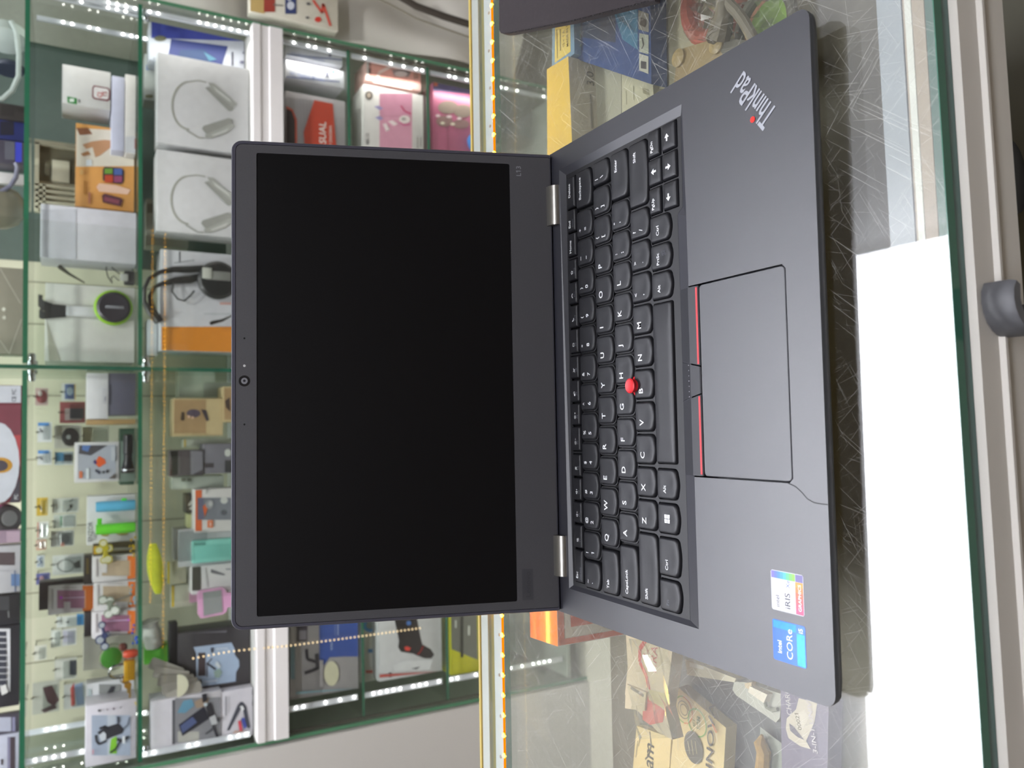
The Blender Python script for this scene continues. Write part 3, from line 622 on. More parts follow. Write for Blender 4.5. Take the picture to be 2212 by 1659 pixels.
pbox('carton', 'plain white carton standing left of the orange watch box', 'box', (87, 450, 297, 563), 1645, 100, '#d3d2da', [R_(88, 452, 163, 562, '#c8c9d2'), R_(162, 452, 165, 562, '#bfc0c8')], b0)
pbox('speaker_box', 'large white box behind the hanging headphones', 'box', (97, 617, 299, 782), 1690, 110, '#d3d1cd', [('p', [(100, 690), (132, 782), (106, 782)], '#b9b6aa')], b0)
# cream rack behind the watch box
b = B(); Y = 1800
def fr(x0, y0, x1, y1, d0, d1, m):
    a, c = P((x0+x1)/2, y0, Y), P((x0+x1)/2, y1, Y); u, v = P(x0, (y0+y1)/2, Y), P(x1, (y0+y1)/2, Y); b.box(c.x, a.x, Y+d0, Y+d1, v.z, u.z, m)
CM = M('#c9c5ae', .5); DKM = M('#77735f', .6)
fr(74, 306, 172, 455, 12, 40, CM); fr(84, 318, 165, 392, 11.2, 12, DKM)
for y in (400, 412, 424, 436, 448): fr(76, y, 165, y+5, 0, 12, CM)
fr(74, 306, 170, 316, 0, 12, CM); fr(74, 306, 84, 455, 0, 12, CM); fr(112, 345, 150, 392, 5, 11, M('#d2ceb8', .5)); fr(96, 352, 108, 376, 5, 11, M('#6a6654', .5)); fr(92, 455, 98, 398, 0, 13, CM)
mk('plastic_rack', b, None, 'cream slatted plastic rack behind the orange watch box', 'rack')
# headphones draped over the white box
hp = thing('headphones', 'dark headphones with green ringed ear cup draped over a white box', 'headphones', P(245, 665, 1680)[:])
b = B(); BLK = M('#2c2d30', .5)
pts = [P(x, y, Y) for x, y, Y in ((143, 670, 1683), (115, 667, 1682), (95, 660, 1683), (86, 650, 1695), (86, 646, 1720), (92, 648, 1745))]
b.loft([[q+Vector((0, 0, -9)) if 0 else q+Vector((10, 0, 0)), q+Vector((10, 3, 3)), q+Vector((-10, 3, 3)), q+Vector((-10, 0, 0))] for q in pts], BLK)
pts = [P(x, y, Y) for x, y, Y in ((143, 677, 1683), (115, 679, 1682), (95, 681, 1683), (88, 678, 1695), (92, 672, 1712))]
b.loft([[q+Vector((8, 0, 0)), q+Vector((8, 3, 3)), q+Vector((-8, 3, 3)), q+Vector((-8, 0, 0))] for q in pts], BLK); mk('headband', b, hp)
b = B(); a, c = P(143, 661, 1681), P(208, 685, 1681); b.box(c.x, a.x, 1678, 1683, c.z, a.z, M('#d4d4d8', .4), 1); b.text('x 4', (a.x+c.x)/2-6, a.z-22, 0, 5, BLK) if 0 else None; mk('paper_tag', b, hp)
b = B(); cc = P(245, 665, 1680); b.lathe([(33, 8), (38, 3), (38, -4), (34, -8)], cc, (0, 1, 0), M('#8fbf2a', .4), 28); mk('green_ring', b, hp)
b = B(); b.lathe([(33.5, 0), (33.5, -9), (28, -13), (10, -11), (0.5, -11)], cc, (0, 1, 0), M('#34323a', .35), 28); b.box(cc.x-3, cc.x+3, cc.y-14, cc.y-11, cc.z-20, cc.z+16, M('#85858c', .3), 1); mk('ear_cup', b, hp)
mic = thing('clip_microphone', 'small black clip microphone with thin cable beside the white box', 'microphone', P(160, 595, 1710)[:])
b = B(); q = [P(x, y, 1710) for x, y in ((127, 574), (131, 578), (150, 592), (183, 611))]; b.tube(q, 3, M('#3a382f', .6), 8, [4, 5, 3, 1.6]); mk('boom', b, mic)
b = B(); b.tube([P(x, y, 1700) for x, y in ((232, 562), (229, 580), (233, 598), (243, 612), (240, 600), (246, 596), (256, 606), (262, 602))], 1.3, BLK, 6); b.tube([P(x, y, 1700) for x, y in ((234, 568), (246, 582), (262, 594), (276, 600))], 1.3, BLK, 6); b.tube([P(x, y, 1700) for x, y in ((284, 562), (286, 580), (290, 600))], 1.3, BLK, 6); mk('cable', b, mic)
b = B(); a, c = P(268, 585, 1700), P(298, 616, 1700); b.box(c.x, a.x, 1695, 1715, b0, a.z, M('#3a3a3c', .5), 3); b.box(a.x-24, a.x-8, 1690, 1696, a.z-8, a.z+8, M('#a9a9a4', .4), 2); mk('receiver', b, mic)
# --- between the two upper shelves, left of the divider
pbox('phone_box', 'white and dark grey folding box beside the divider', 'box', (187, 806, 234, 905), 1650, 90, '#d6d4d8', [R_(221, 838, 230, 872, '#c3c0c6'), ('l', [(227.25, 866), (227.25, 856.7)], 2.2, '#8a8890')], None)
pbox('phone_box', 'dark grey carton with the white sleeve beside the divider', 'box', (232.5, 806, 301, 897), 1652, 88, '#5c5a68', [R_(236, 830, 241, 874, '#484650'), ('r', 292, 845, 299, 890, '#6a6540')], b0)
pbox('cardboard_tray', 'brown cardboard tray beside the grey carton', 'box', (187, 905.5, 300, 917), 1656, 80, '#a5875c', (), b0)
pbox('cable_box', 'white box showing a laptop and an orange memory stick', 'box', (161, 955, 257, 1041), 1650, 60, '#d2d0d2', [R_(168, 961, 250, 1035, '#a9adb8'), ('p', [(172, 962), (170, 980), (196, 984), (232, 962)], '#4c4a50'), ('p', [(178, 962), (177, 972), (190, 976), (196, 962)], '#5a78b0'), ('p', [(204, 1000), (214, 985), (226, 992), (229, 1000), (214, 1010)], '#e0602c'), ('p', [(201, 998), (205, 992), (210, 999), (206, 1004)], '#4a3c70'), R_(171, 1018, 178, 1033, '#d87850'), R_(186, 1012, 192, 1034, '#d6dce2'), ('p', [(207, 1013), (217, 1020), (215, 1025), (205, 1018)], '#34384e'), ('e', 224, 1020, 2.5, 3, '#3a3a40'), ('e', 232, 1018, 3, 4, '#3a3a40'), R_(240, 965, 249, 995, '#b9bcc4'), ('p', [(234, 1034), (249, 1022), (249, 1034)], '#5a5450')], None)
pbox('green_box', 'dark green box behind the black torch', 'box', (259, 925, 301, 1047), 1690, 60, '#3d5a48', [R_(262, 930, 285, 1000, '#46604f')], b0)
pbox('accessory_box', 'pale box under the laptop picture box', 'box', (258.5, 953, 302, 1040), 1652, 36, '#6a7a70', (), b0)
tq = thing('torch', 'black aluminium torch lying in front of the dark green box', 'torch', P(290, 980, 1625)[:])
b = B(); a = P(286, 938, 1632); c = P(286, 1021, 1632); lx = (a.x-c.x); zc = b0+15
b.lathe([(8, 0), (9.5, 2), (9.5, lx*.5), (8.2, lx*.52), (8.2, lx*.66), (12, lx*.86), (13, lx*.88), (13, lx), (11, lx)], (a.x, 1632, zc), (-1, 0, 0), M('#17171a', .3), 20); mk('barrel', b, tq)
b = B(); b.lathe([(13.4, lx*.9), (13.4, lx*.93)], (a.x, 1632, zc), (-1, 0, 0), M('#b5b8bc', .2, .9), 20); mk('ring', b, tq)
b = B(); b.lathe([(11.5, lx+.2), (2, lx+.4)], (a.x, 1632, zc), (-1, 0, 0), M('#c8c8cc', .1, .6), 20); mk('lens', b, tq)
def hook(x, y, Y, ln, lab, grp='wire hooks on the back panel'):
    v = P(x, y, Y); b = B(); b.tube([v+Vector((0, YB-Y, 0)), v, v+Vector((0, -4, 5))], 1.6, M('#6d6a60', .4, .6), 6); mk('wire_hook', b, None, lab, 'hook', grp)
def blister(label, r, Y, prints, col='#cfcdc8', hk=True, thick=14, name='blister_pack', grp='hanging blister packs'):
    x0, y0, x1, y1 = r; a = P(x0, (y0+y1)/2, Y); c = P(x1, (y0+y1)/2, Y); Xr, Xl = P((x0+x1)/2, y0, Y).x, P((x0+x1)/2, y1, Y).x
    t = thing(name, label, 'package', ((Xr+Xl)/2, Y, c.z), grp)
    b = B(); b.box(Xl, Xr, Y, Y+1.2, c.z, a.z, M(col)); draw(b, prints, Y); mk('card', b, t, smooth=0)
    b = B(); h = a.z-c.z; w_ = Xr-Xl; b.box(Xl+w_*.12, Xr-w_*.12, Y-thick, Y-2, c.z+h*.08, c.z+h*.62, GL('blister_plastic', '#f2f4f4', .1, 1.2), 2); mk('clear_cover', b, t, smooth=0)
    if hk:
        v = P(x0+1.5, (y0+y1)/2, Y); b = B(); b.tube([(v.x, YB-2, v.z), (v.x, Y-8, v.z), (v.x, Y-11, v.z+4)], 1.6, M('#6d6a60', .4, .6), 6); mk('wire_hook', b, None, 'hook of the '+' '.join(label.split()[:11]), 'hook', 'wire hooks on the back panel')
    return t
YH = 1850
blister('small red and clear pack hanging near the divider', (76, 838, 104, 876), YH, [('e', 90, 857, 12, 14, '#8e4248'), ('e', 86, 850, 5, 6, '#cbbcb8')], '#b59a96')
blister('blue yellow card pack hanging nearest the divider', (133, 828, 163, 866), YH+5, [R_(140, 830, 160, 862, '#5a6c9a'), ('e', 151, 845, 7, 9, '#b9c4d4'), R_(161, 830, 163, 864, '#c9a052')])
blister('red framed pack with a black square gadget', (129, 868, 184, 914), YH, [R_(131, 870, 183, 912, '#8f4a4c'), R_(140, 882, 176, 908, '#9a8a88'), R_(151, 882, 181, 904, '#3c3c46')], '#94565a')
blister('pack with a round black lens hanging above the laptop picture box', (117, 918, 176, 968), YH+8, [('e', 152, 944, 19, 20, '#3d3d42'), ('e', 148, 944, 5, 5, '#d6d6d6')], '#c2bfb4')
blister('cream card pack hanging right of the round lens pack', (178, 922, 236, 962), YH+20, [R_(182, 926, 230, 955, '#d3ceb4')], '#c6c2ac')
for i, (y0, y1, w_) in enumerate(((912, 955, 'upper'), (972, 1004, 'lower'))):
    blister('white card with a blue header, %s of the two beside the shelf post' % w_, (81, y0, 112, y1), YH-10, [R_(82, y0+1, 106, y0+8, '#4f88c8'), ('l', [(86, y0+14), (92, y0+22)], 2, '#555560')], '#d0d0d2')
blister('blue and white tube pack under the round lens pack', (118, 976, 158, 1004), YH, [R_(120, 978, 138, 996, '#5a9cc8'), R_(138, 982, 156, 996, '#4a5058'), R_(138, 996, 158, 1004, '#d8dcdc')], '#b9c6cc')
blister('yellow card with a small dark plug', (79, 1075, 103, 1114), YH-10, [('p', [(82, 1090), (86, 1092), (92, 1102), (88, 1103)], '#4a4438')], '#c9a63a')
blister('white pack with a thin black cable', (113, 1076, 170, 1108), YH, [('l', [(150, 1084), (158, 1078)], 1.6, '#44443f'), ('l', [(144, 1106), (156, 1094)], 2, '#44443f'), ('e', 153, 1093, 3, 4, '#3f3f3c'), R_(116, 1080, 122, 1102, '#b9bab2')], '#cfd0c8')
blister('white pack with a green stripe', (115, 1111, 164, 1140), YH, [R_(130, 1115, 134, 1136, '#7aa68a'), R_(138, 1114, 160, 1138, '#d8dad4')], '#cdd2ca')
blister('clear pack showing a grey camera module', (110, 1146, 160, 1180), YH, [R_(126, 1150, 156, 1178, '#8a8c8c'), ('e', 142, 1164, 9, 11, '#6a6c6e'), R_(131, 1172, 139, 1180, '#c88a7c'), R_(112, 1164, 126, 1178, '#b4b4b0')], '#c3c4bf')
blister('white pack with a round coil of grey cable', (113, 1198, 181, 1240), YH-14, [('l', [(124+18+18*math.cos(i*.42), 1222+13*math.sin(i*.42)) for i in range(16)], 2.2, '#8a8c88'), ('p', [(160, 1216), (172, 1210), (174, 1226), (162, 1228)], '#5e5f5e')], '#d2d3ce')
blister('orange and white packet hanging beside the post', (80, 1127, 105, 1163), YH-12, [R_(81, 1128, 83, 1162, '#c86a48'), ('p', [(85, 1145), (92, 1140), (90, 1152), (86, 1154)], '#55504c')], '#d6d4d0')
blister('pale pink packet below the orange one', (78, 1166, 100, 1188), YH-12, [R_(80, 1168, 97, 1184, '#d2b8ac')], '#cc9c88')
blister('blue and white packet with a curved mark', (79, 1200, 96, 1226), YH-12, [('l', [(82, 1222), (90, 1214), (84, 1208), (92, 1204)], 3, '#4a6a9a')], '#c8ccd2')
blister('violet packet beside the dark strip', (78, 1238, 108, 1262), YH-12, [('e', 90, 1250, 5, 6, '#c89aa8')], '#6868a0')
blister('white packet with a blue corner hanging beneath the pink window box', (122, 1330, 180, 1354), YH, [R_(166, 1326, 181, 1350, '#4a90c8'), ('p', [(140, 1344), (150, 1340), (148, 1347)], '#6a6c6c'), R_(124, 1332, 132, 1350, '#c4c8c4')], '#d0d2cc')
blister('white glove shaped pack', (110, 1360, 132, 1398), YH, [('e', 120, 1376, 9, 14, '#d6d8d0')], '#c6c8be')
blister('white square pack beside the glove shaped one', (134, 1358, 165, 1394), YH, [R_(137, 1364, 160, 1388, '#c4c0d0')], '#d0cfd0')
blister('blank cream card at the left shelf end', (74, 1394, 101, 1426), YH-12, [], '#d3d0c4')
blister('folded grey brochure pack', (118, 1422, 166, 1468), YH-4, [R_(121, 1428, 150, 1462, '#c8c7be'), R_(163-12, 1426, 165, 1458, '#4a4c56')], '#bcbbb2')
blister('pack with a dark red car charger', (70, 1472, 128, 1540), YH-6, [('p', [(92, 1486), (112, 1480), (128, 1512), (116, 1526), (102, 1516)], '#5c4044'), ('p', [(88, 1534), (118, 1520), (122, 1530), (96, 1540)], '#5a484a')], '#aeada2')
blister('pack with red and blue striped connectors', (138, 1476, 186, 1530), YH-6, [('p', [(152, 1488), (160, 1474), (162, 1522), (154, 1526)], '#b04c48'), ('p', [(160, 1480), (178, 1474), (182, 1520), (166, 1524)], '#8a98b0')], '#bcbcb8')
# front row, left half
pbox('key_ring_box', 'white lettered box the blue and green torches stand against', 'box', (188, 1070, 301, 1174), 1672, 40, '#d2d1d3', [('t', 'ENZOR', 200, 1169, 9, '#77777c'), ('t', 'NFC', 209, 1166, 7, '#9a9a9e'), ('e', 227, 1155, 9, 4, '#a89a58'), ('e', 264, 1153, 13, 3.5, '#a89a58')], b0)
for lab, y0, y1, c, c2 in (('sky blue pocket torch on the white lettered box', 1079, 1102, '#62b4dc', '#3a90cc'), ('bright green pocket torch on the white lettered box', 1127, 1150, '#6cd83a', '#58c82a')):
    v = P(207, (y0+y1)/2, 1650); u = P(292, (y0+y1)/2, 1650); rr = (P(250, y0, 1650).x-P(250, y1, 1650).x)/2; h = v.z-u.z; t = thing('pocket_torch', lab, 'torch', u[:], 'pocket torches')
    b = B(); b.lathe([(rr*.9, 0), (rr, 2), (rr, h*.33), (rr*.94, h*.335), (rr*.94, h*.35), (rr, h*.355), (rr, h*.9), (rr*.92, h)], u, (0, 0, 1), M(c, .3), 20); mk('body', b, t)
    b = B(); b.box(u.x+rr-4, u.x+rr+12, u.y-3, u.y+3, u.z+h*.85, u.z+h*.97, M(c2, .4), 1) if y0 > 1100 else b.box(u.x+rr-2, u.x+rr+4, u.y-3, u.y+3, u.z+h*.22, u.z+h*.35, M('#4fd23a', .4), 1); mk('clip', b, t)
pbox('bracelet_box', 'amber and black box behind the yellow spinner', 'box', (201, 1171, 300, 1199), 1668, 40, '#4c4630', [R_(202, 1180, 212, 1197, '#c8981c'), ('p', [(203, 1188), (208, 1182), (211, 1190)], '#f0c838'), R_(240, 1186, 286, 1189, '#8a8878')], b0)
def spinner(label, cx, cy, r, col, col2, petals, Y=1640, stick=None):
    v = P(cx, cy, Y); t = thing('key_ring_spinner', label, 'key ring', v[:], 'key rings on the second shelf')
    b = B(); b.lathe([(6, 4), (6, -5)], v, (0, 1, 0), M(col2, .4), 14); mk('hub', b, t)
    for (dx, dy, pr_) in petals:
        q = P(cx+dx, cy+dy, Y); b = B(); b.lathe([(pr_, 3), (pr_, -3)], q, (0, 1, 0), M(col2, .4), 16); b.lathe([(pr_*.75, -3.2), (.5, -3.4)], q, (0, 1, 0), M(col, .3), 16)
        b.tube([v, q], 3, M(col2, .4), 6); mk('petal', b, t)
    if stick:
        q = P(stick[0], stick[1], Y+4); b = B(); b.tube([v+Vector((0, 2, 0)), q], 1.6, M('#a5a5a0', .3, .7), 8); mk('pin', b, t)
        b = B()
        rnd = random.Random(int(cx*7+cy))
        for i in range(9): b.lathe([(.5, -3), (3, 0), (.5, 3)], q+Vector(((rnd.random()-.5)*46, (rnd.random()-.5)*4, (rnd.random()-.5)*12)), (1, 0, 0), M(stick[2], .2, .5), 6)
        mk('bead_charm', b, t)
spinner('yellow rimmed spinner key ring with five white discs', 228, 1184, 6, '#d2cfae', '#b6a92a', ((-14, 4, 8), (-5, -11, 8), (7, 0, 8), (5, 24, 9), (-4, 26, 7)), stick=(287, 1184, '#e0b81c'))
spinner('white petalled spinner key ring with a silver bead charm', 236, 1302, 6, '#d6dad2', '#8c9486', ((-14, -6, 9), (1, -4, 9), (12, 16, 10), (-2, 24, 9)), stick=(286, 1284, '#a9cfe0'))
spinner('blue spinner key ring with small pale discs', 226, 1372, 5, '#a9b0b8', '#3c4468', ((-6, -22, 7), (5, -2, 6), (-10, 10, 9), (0, 24, 8)), stick=(290, 1370, '#3a6ad8'))
def wbox(label, r, Y, wc, extra=(), base=b0):
    x0, y0, x1, y1 = r; w_ = x1-x0; pr_ = [R_(x0+w_*.76, y0+1, x1, y1-1, '#e0742c'), R_(x0+w_*.8, y0+10, x0+w_*.83, y1-10, '#f0a878'), R_(x0+w_*.2, y0+11, x0+w_*.8, y1-10, '#b9a58e' if wc == 'beige' else '#a4748e'), R_(x0+w_*.5, y0+11, x0+w_*.78, y1-11, '#c0ab92' if wc == 'beige' else '#9a6a84'), R_(x0+w_*.08, y0+8, x0+w_*.11, y1-8, '#a8a0a0'), R_(x0+w_*.3, y0+4, x0+w_*.62, y0+6, '#b4adad')]
    return pbox('earphone_box', label, 'box', r, Y, 45, '#d6d2d4', pr_+list(extra), base, 'orange and white window boxes')
wbox('orange and white box with a beige window, topmost of the front three', (200, 1199.5, 299, 1254), 1650, 'beige', [R_(220, 1215, 231, 1237, '#d8d4d6')])
wbox('orange and white box with a beige window behind the white spinner', (203, 1255, 300, 1316), 1655, 'beige', [R_(248, 1300, 276, 1314, '#d4cfd0')])
wbox('orange and white box with a pink window, lowest of the front three', (199, 1317.5, 300, 1374), 1652, 'pink', [('l', [(228, 1342), (278, 1339)], 1.4, '#e4c8f0'), ('e', 278, 1339, 2, 2, '#d060f0')])
wbox('orange and white box with a pink window, further back', (104, 1264, 202, 1324), 1740, 'pink', [R_(138, 1300, 152, 1320, '#d4ccd2'), ('l', [(131, 1292), (184, 1290)], 1.4, '#d8c4dc'), ('e', 132, 1291, 3, 3, '#c040d8')], b0+65)
pbox('black_box', 'dark box half hidden behind the pink window box', 'box', (84, 1258, 104, 1318), 1760, 40, '#3a3438', (), b0+95)
pbox('black_box', 'tall dark narrow box between the window boxes', 'box', (181, 1200, 203, 1262), 1720, 40, '#38302e', [R_(186, 1206, 192, 1240, '#6a5a30')], b0)
pbox('black_box', 'dark box beneath the further pink window box', 'box', (182, 1322, 199, 1375), 1724, 40, '#332c30', [('l', [(186, 1330), (196, 1345)], 1.5, '#aaa')] and [], b0)
pbox('carton', 'pale carton stored under the upper shelf on the left', 'box', (180, 1376, 204, 1448), 1760, 50, '#b9b7aa', [], b0)
bg = thing('clear_bag', 'clear plastic bag holding a bright green disc', 'bag', P(245, 1425, 1660)[:])
b = B(); v = P(240, 1420, 1660); b.lathe([(3, 26), (20, 22), (27, 10), (28, -2), (24, -12), (8, -16)], v+Vector((0, 0, -4)), (.1, 1, .1), GL('bag_plastic', '#eef2ea', .12, 1.6), 16); mk('wrap', b, bg)
b = B(); b.lathe([(4, 6), (20, 4), (21, -3), (10, -6)], v, (0, 1, .15), M('#4d9a3c', .5), 18); mk('green_disc', b, bg)
pl = thing('padlock', 'brass padlock hanging at the front of the second shelf', 'padlock', P(300, 1447, 1618)[:])
a, c = P(268, 1428, 1618), P(301, 1466, 1618)
b = B(); b.box(c.x, a.x, 1612, 1628, b0, a.z, M('#c89a2a', .3, .4, .1, 200), 2)
for i in range(3): b.box(c.x+4, a.x-4, 1611.5, 1612, a.z-9-i*5, a.z-8-i*5, M('#9a7420', .4))
mk('body', b, pl)
b = B(); w_ = (a.x-c.x)*.32; cx = (a.x+c.x)/2; b.tube([(cx+w_*math.cos(t_), 1620, a.z+(12 if 0 <= t_ <= math.pi else 0)+16*math.sin(t_)) for t_ in [i*math.pi/8 for i in range(9)]], 2.4, CHR, 8); b.tube([(cx+w_, 1620, a.z-2), (cx+w_, 1620, a.z+12)], 2.4, CHR, 8); b.tube([(cx-w_, 1620, a.z-2), (cx-w_, 1620, a.z+12)], 2.4, CHR, 8); mk('shackle', b, pl)
ky = thing('padlock_keys', 'pair of brass keys next to the brass padlock', 'keys', P(280, 1480, 1616)[:])
for dx, dy in ((0, 0), (4, 10)):
    v = P(272+dx, 1470+dy, 1616); b = B(); b.lathe([(7, 0), (7, -1.5)], v, (0, 1, 0), M('#b88a3a', .3, .5), 14); b.box(v.x-26, v.x-5, 1614.6, 1616, v.z-6, v.z-2, M('#a98a50', .3, .5)); mk('key', b, ky)
b = B(); b.tube([P(270, 1466, 1616)+Vector((9*math.cos(i*.7), -1, 9*math.sin(i*.7))) for i in range(10)], 1, CHR, 6); mk('ring', b, ky)
rl = thing('red_charm', 'red and black charm hanging behind the padlock', 'charm', P(285, 1405, 1640)[:])
b = B(); v = P(282, 1412, 1640); b.lathe([(5, -14), (9, -8), (9, 8), (5, 14)], v, (0, 0, 1), M('#c04a32', .4), 14); mk('body', b, rl)
b = B(); b.lathe([(4, 0), (8, 5), (8, 12), (4, 16)], v+Vector((16, 0, 6)), (0, 0, 1), M('#5a3028', .4), 12); mk('cap', b, rl)
pbox('cable_box', 'white box with a dark picture window behind the keys', 'box', (187, 1470, 292, 1512), 1700, 40, '#d0d0d4', [R_(214, 1478, 262, 1506, '#8a8c8c'), ('p', [(230, 1500), (240, 1482), (250, 1482), (246, 1494), (236, 1506)], '#3c3c42'), R_(190, 1488, 198, 1506, '#b5c0c4'), R_(264, 1474, 282, 1500, '#c8c8cc')], b0)
pbox('holder_box', 'white box showing a black phone holder, front left of the second shelf', 'box', (185, 1516, 303, 1650), 1632, 70, '#d3cfd8', [R_(198, 1545, 282, 1632, '#a9b4c8'), R_(232, 1545, 250, 1632, '#c0c8d4'), ('p', [(240, 1596), (252, 1590), (252, 1628), (236, 1628)], '#86c83c'), ('p', [(210, 1582), (226, 1572), (232, 1570), (256, 1562), (268, 1576), (264, 1584), (238, 1594), (226, 1600)], '#34353c'), ('p', [(214, 1588), (224, 1580), (229, 1586), (229, 1598), (218, 1601)], '#cfd4dc'), ('l', [(215, 1574), (228, 1569), (230, 1578)], 5, '#34353c'), ('l', [(207, 1588), (208, 1600), (214, 1608), (230, 1600)], 4, '#34353c'), ('l', [(256, 1562), (255, 1548)], 4, '#3e4048'), ('l', [(264, 1576), (276, 1566), (280, 1550)], 2, '#3e4048'), ('l', [(238, 1626), (250, 1618), (258, 1604), (276, 1594)], 4, '#34353c'), ('l', [(253, 1596), (260, 1600), (278, 1592)], 5, '#34353c'), R_(264, 1590, 270, 1606, '#dfe3e8'),
     ('e', 215, 1535, 4, 2.5, '#2e2e34'), ('e', 232, 1533, 2, 2, '#8a7a88'), ('e', 246, 1531, 2.5, 2.5, '#6a5a68'), ('l', [(259, 1530), (263, 1526)], 1.5, '#444450'), ('p', [(290, 1516), (302, 1516), (302, 1524)], '#d8c030'), ('l', [(200.9, 1630), (200.9, 1618.84)], 2.7, '#d09aa4'), ('l', [(289, 1545), (289, 1620)], 2, '#b4b2bc')], b0)
# --- row above the upper shelf (only the lower part of these goods is in the picture)
a0 = ZA+2
hs = thing('white_headset', 'white over-ear headset at the right end of the upper shelf', 'headset', P(48, 120, 1660)[:])
WH = M('#b9c4bf', .35)
b = B(); b.lathe([(30, -16), (40, -10), (40, 10), (30, 16)], P(12, 80, 1690), (1, .3, 0), WH, 24); mk('ear_cup', b, hs)
b = B(); b.lathe([(26, -5), (30, 0), (26, 5)], P(20, 148, 1680), (1, .2, 0), M('#2e3648', .5), 20); mk('ear_pad', b, hs)
b = B(); v = P(0, 130, 1650); b.tube([P(-14, 216, 1652), P(5, 214, 1650), P(26, 196, 1650), P(40, 165, 1650), P(41, 120, 1650), P(36, 70, 1652), P(24, 46, 1655)], 5, WH, 10); mk('headband', b, hs)
pbox('blue_box', 'dark blue box beside the white headset on the upper shelf', 'box', (-40, 258, 48, 300), 1700, 60, '#2c3570', [R_(0, 262, 30, 292, '#1e1e30')], a0)
pbox('dark_box', 'black box right of the dark blue one on the upper shelf', 'box', (-40, 222, 48, 256), 1690, 80, '#3a3636', [R_(2, 226, 30, 250, '#2c2828')], a0)
pbox('phone_box', 'upright black box with bright blue edges on the upper shelf', 'box', (-40, 302, 48, 352), 1670, 60, '#4a4654', [R_(33, 285+20, 47, 350, '#3840b8'), R_(10, 305, 32, 345, '#5a5a66')], a0)
cb = thing('grey_cable', 'grey cable hanging off the upper shelf near the blue box', 'cable', P(40, 360, 1660)[:]); b = B(); b.tube([P(x, y, 1655) for x, y in ((34, 352), (38, 362), (34, 384), (22, 402), (6, 412), (-14, 418))], 4.5, M('#77778a', .4), 8); mk('cord', b, cb)
bw = thing('glass_bowl', 'smoky glass bowl on the upper shelf', 'bowl', P(48, 450, 1680)[:]); b = B(); v = P(48, 452, 1690); b.lathe([(20, 1), (34, 10), (44, 30), (48, 60), (46, 60), (42, 31), (32, 12), (18, 4)], (v.x, v.y, a0+sl(v.x)), (0, 0, 1), M('#8c8878', .15, 0, .1, 30), 28, False); mk('shell', b, bw)
pbox('white_card', 'white folded card leaning beside the glass bowl', 'box', (-30, 372, 46, 396), 1720, 10, '#c9c6c4', (), a0)
pbox('grey_box', 'grey brown box with pale diagonal lines near the divider', 'box', (-40, 577, 42, 765), 1720, 60, '#8d877a', [('l', [(0, 580), (44, 655)], 1.5, '#b5b0a4'), ('l', [(20, 765), (46, 690)], 1.5, '#b5b0a4'), ('l', [(20, 765), (0, 735)], 1.5, '#b5b0a4'), ('e', 8, 668, 4, 4, '#d6d2c6'), ('e', 9, 686, 4, 4, '#c6c2b6')], a0)
pbox('hub_box', 'red box with a big white disc and orange ring left of the divider', 'box', (-60, 832, 46, 1088), 1640, 70, '#7c3444', [R_(-60, 833, 45, 870, '#d0cfdc'), ('t', 'CE FC', 34, 868, 7, '#55555c'), ('t', 'Driverless', 30, 935, 6, '#e4d4d8'), R_(-60, 874, 45, 940, '#7e3c4c'), ('p', [(20, 940), (45, 940), (45, 1010), (38, 980), (32, 950)], '#b84850'), ('e', -4, 1000, 46, 88, '#d3d3e0'), ('e', 2, 1005, 25, 17, '#cc9438'), ('e', 0, 1006, 17, 12, '#4c4450'), ('p', [(20, 1086), (45, 1030), (45, 1086)], '#4a4450'), ('t', 'PC', 38, 1078, 6, '#dcdce0')], a0)
sp = thing('pink_speaker', 'pink barrel shaped speaker with a grey end on the upper shelf', 'speaker', P(46, 1122, 1660)[:])
v = P(18, 1120, 1665); ax = Vector((.12, -.8, -.5)); PK = M('#d070a8', .35)
b = B(); b.lathe([(8, -62), (24, -54), (31, -36), (32, -14), (27, -2)], v, ax, PK, 28); mk('shell', b, sp)
b = B(); b.lathe([(27.5, -4), (27, 2), (22, 5), (17, 4)], v, ax, M('#5c5862', .4), 28); mk('ring', b, sp)
b = B(); b.lathe([(17, 2), (15, 5), (1, 6)], v, ax, M('#a9a8b0', .4), 24); mk('end_cap', b, sp)
pbox('perfume_box', 'shiny mauve metal tin beside the pink speaker', 'tin', (-30, 1146, 45, 1174), 1648, 40, '#a890a4', [R_(14, 1148, 43, 1172, '#c0a4b8')], a0, None, .15)
pbox('device_box', 'white box with a dark oblong window on the upper shelf', 'box', (-40, 1180, 45, 1282), 1650, 60, '#cfcbd4', [R_(-20, 1193, 32, 1221, '#5c4e54'), R_(24, 1240, 43, 1266, '#6c88b8'), ('l', [(32, 1232), (33, 1280)], 2, '#5a6a90'), R_(-30, 1232, 20, 1234, '#b9b5be')], a0)
pbox('black_box', 'glossy black box beside the white keypad box', 'box', (-40, 1286, 40, 1352), 1655, 70, '#3a3a40', [R_(-30, 1288, 20, 1318, '#45454c'), ('l', [(18, 1320), (19, 1334)], 2, '#8a8a8e')], a0, None, .2)
pbox('keypad_box', 'black box showing a white lattice keypad', 'box', (-50, 1354, 40, 1530), 1650, 40, '#37363c', [R_(-20, 1358, 22, 1494, '#d8d7dc')]+[R_(-20, 1364+i*13.2, 14, 1374.5+i*13.2, '#3c3e4a') for i in range(10)]+[('p', [(0, 1484), (12, 1478), (17, 1496), (4, 1502)], '#dcdad8')], a0)
pbox('photo_frame', 'small white framed picture in a dark frame on the upper shelf', 'frame', (-40, 1546, 36, 1588), 1648, 20, '#55505c', [R_(-20, 1549, 24, 1580, '#b4b6c8'), R_(26, 1549, 33, 1580, '#8a88a4')], a0)
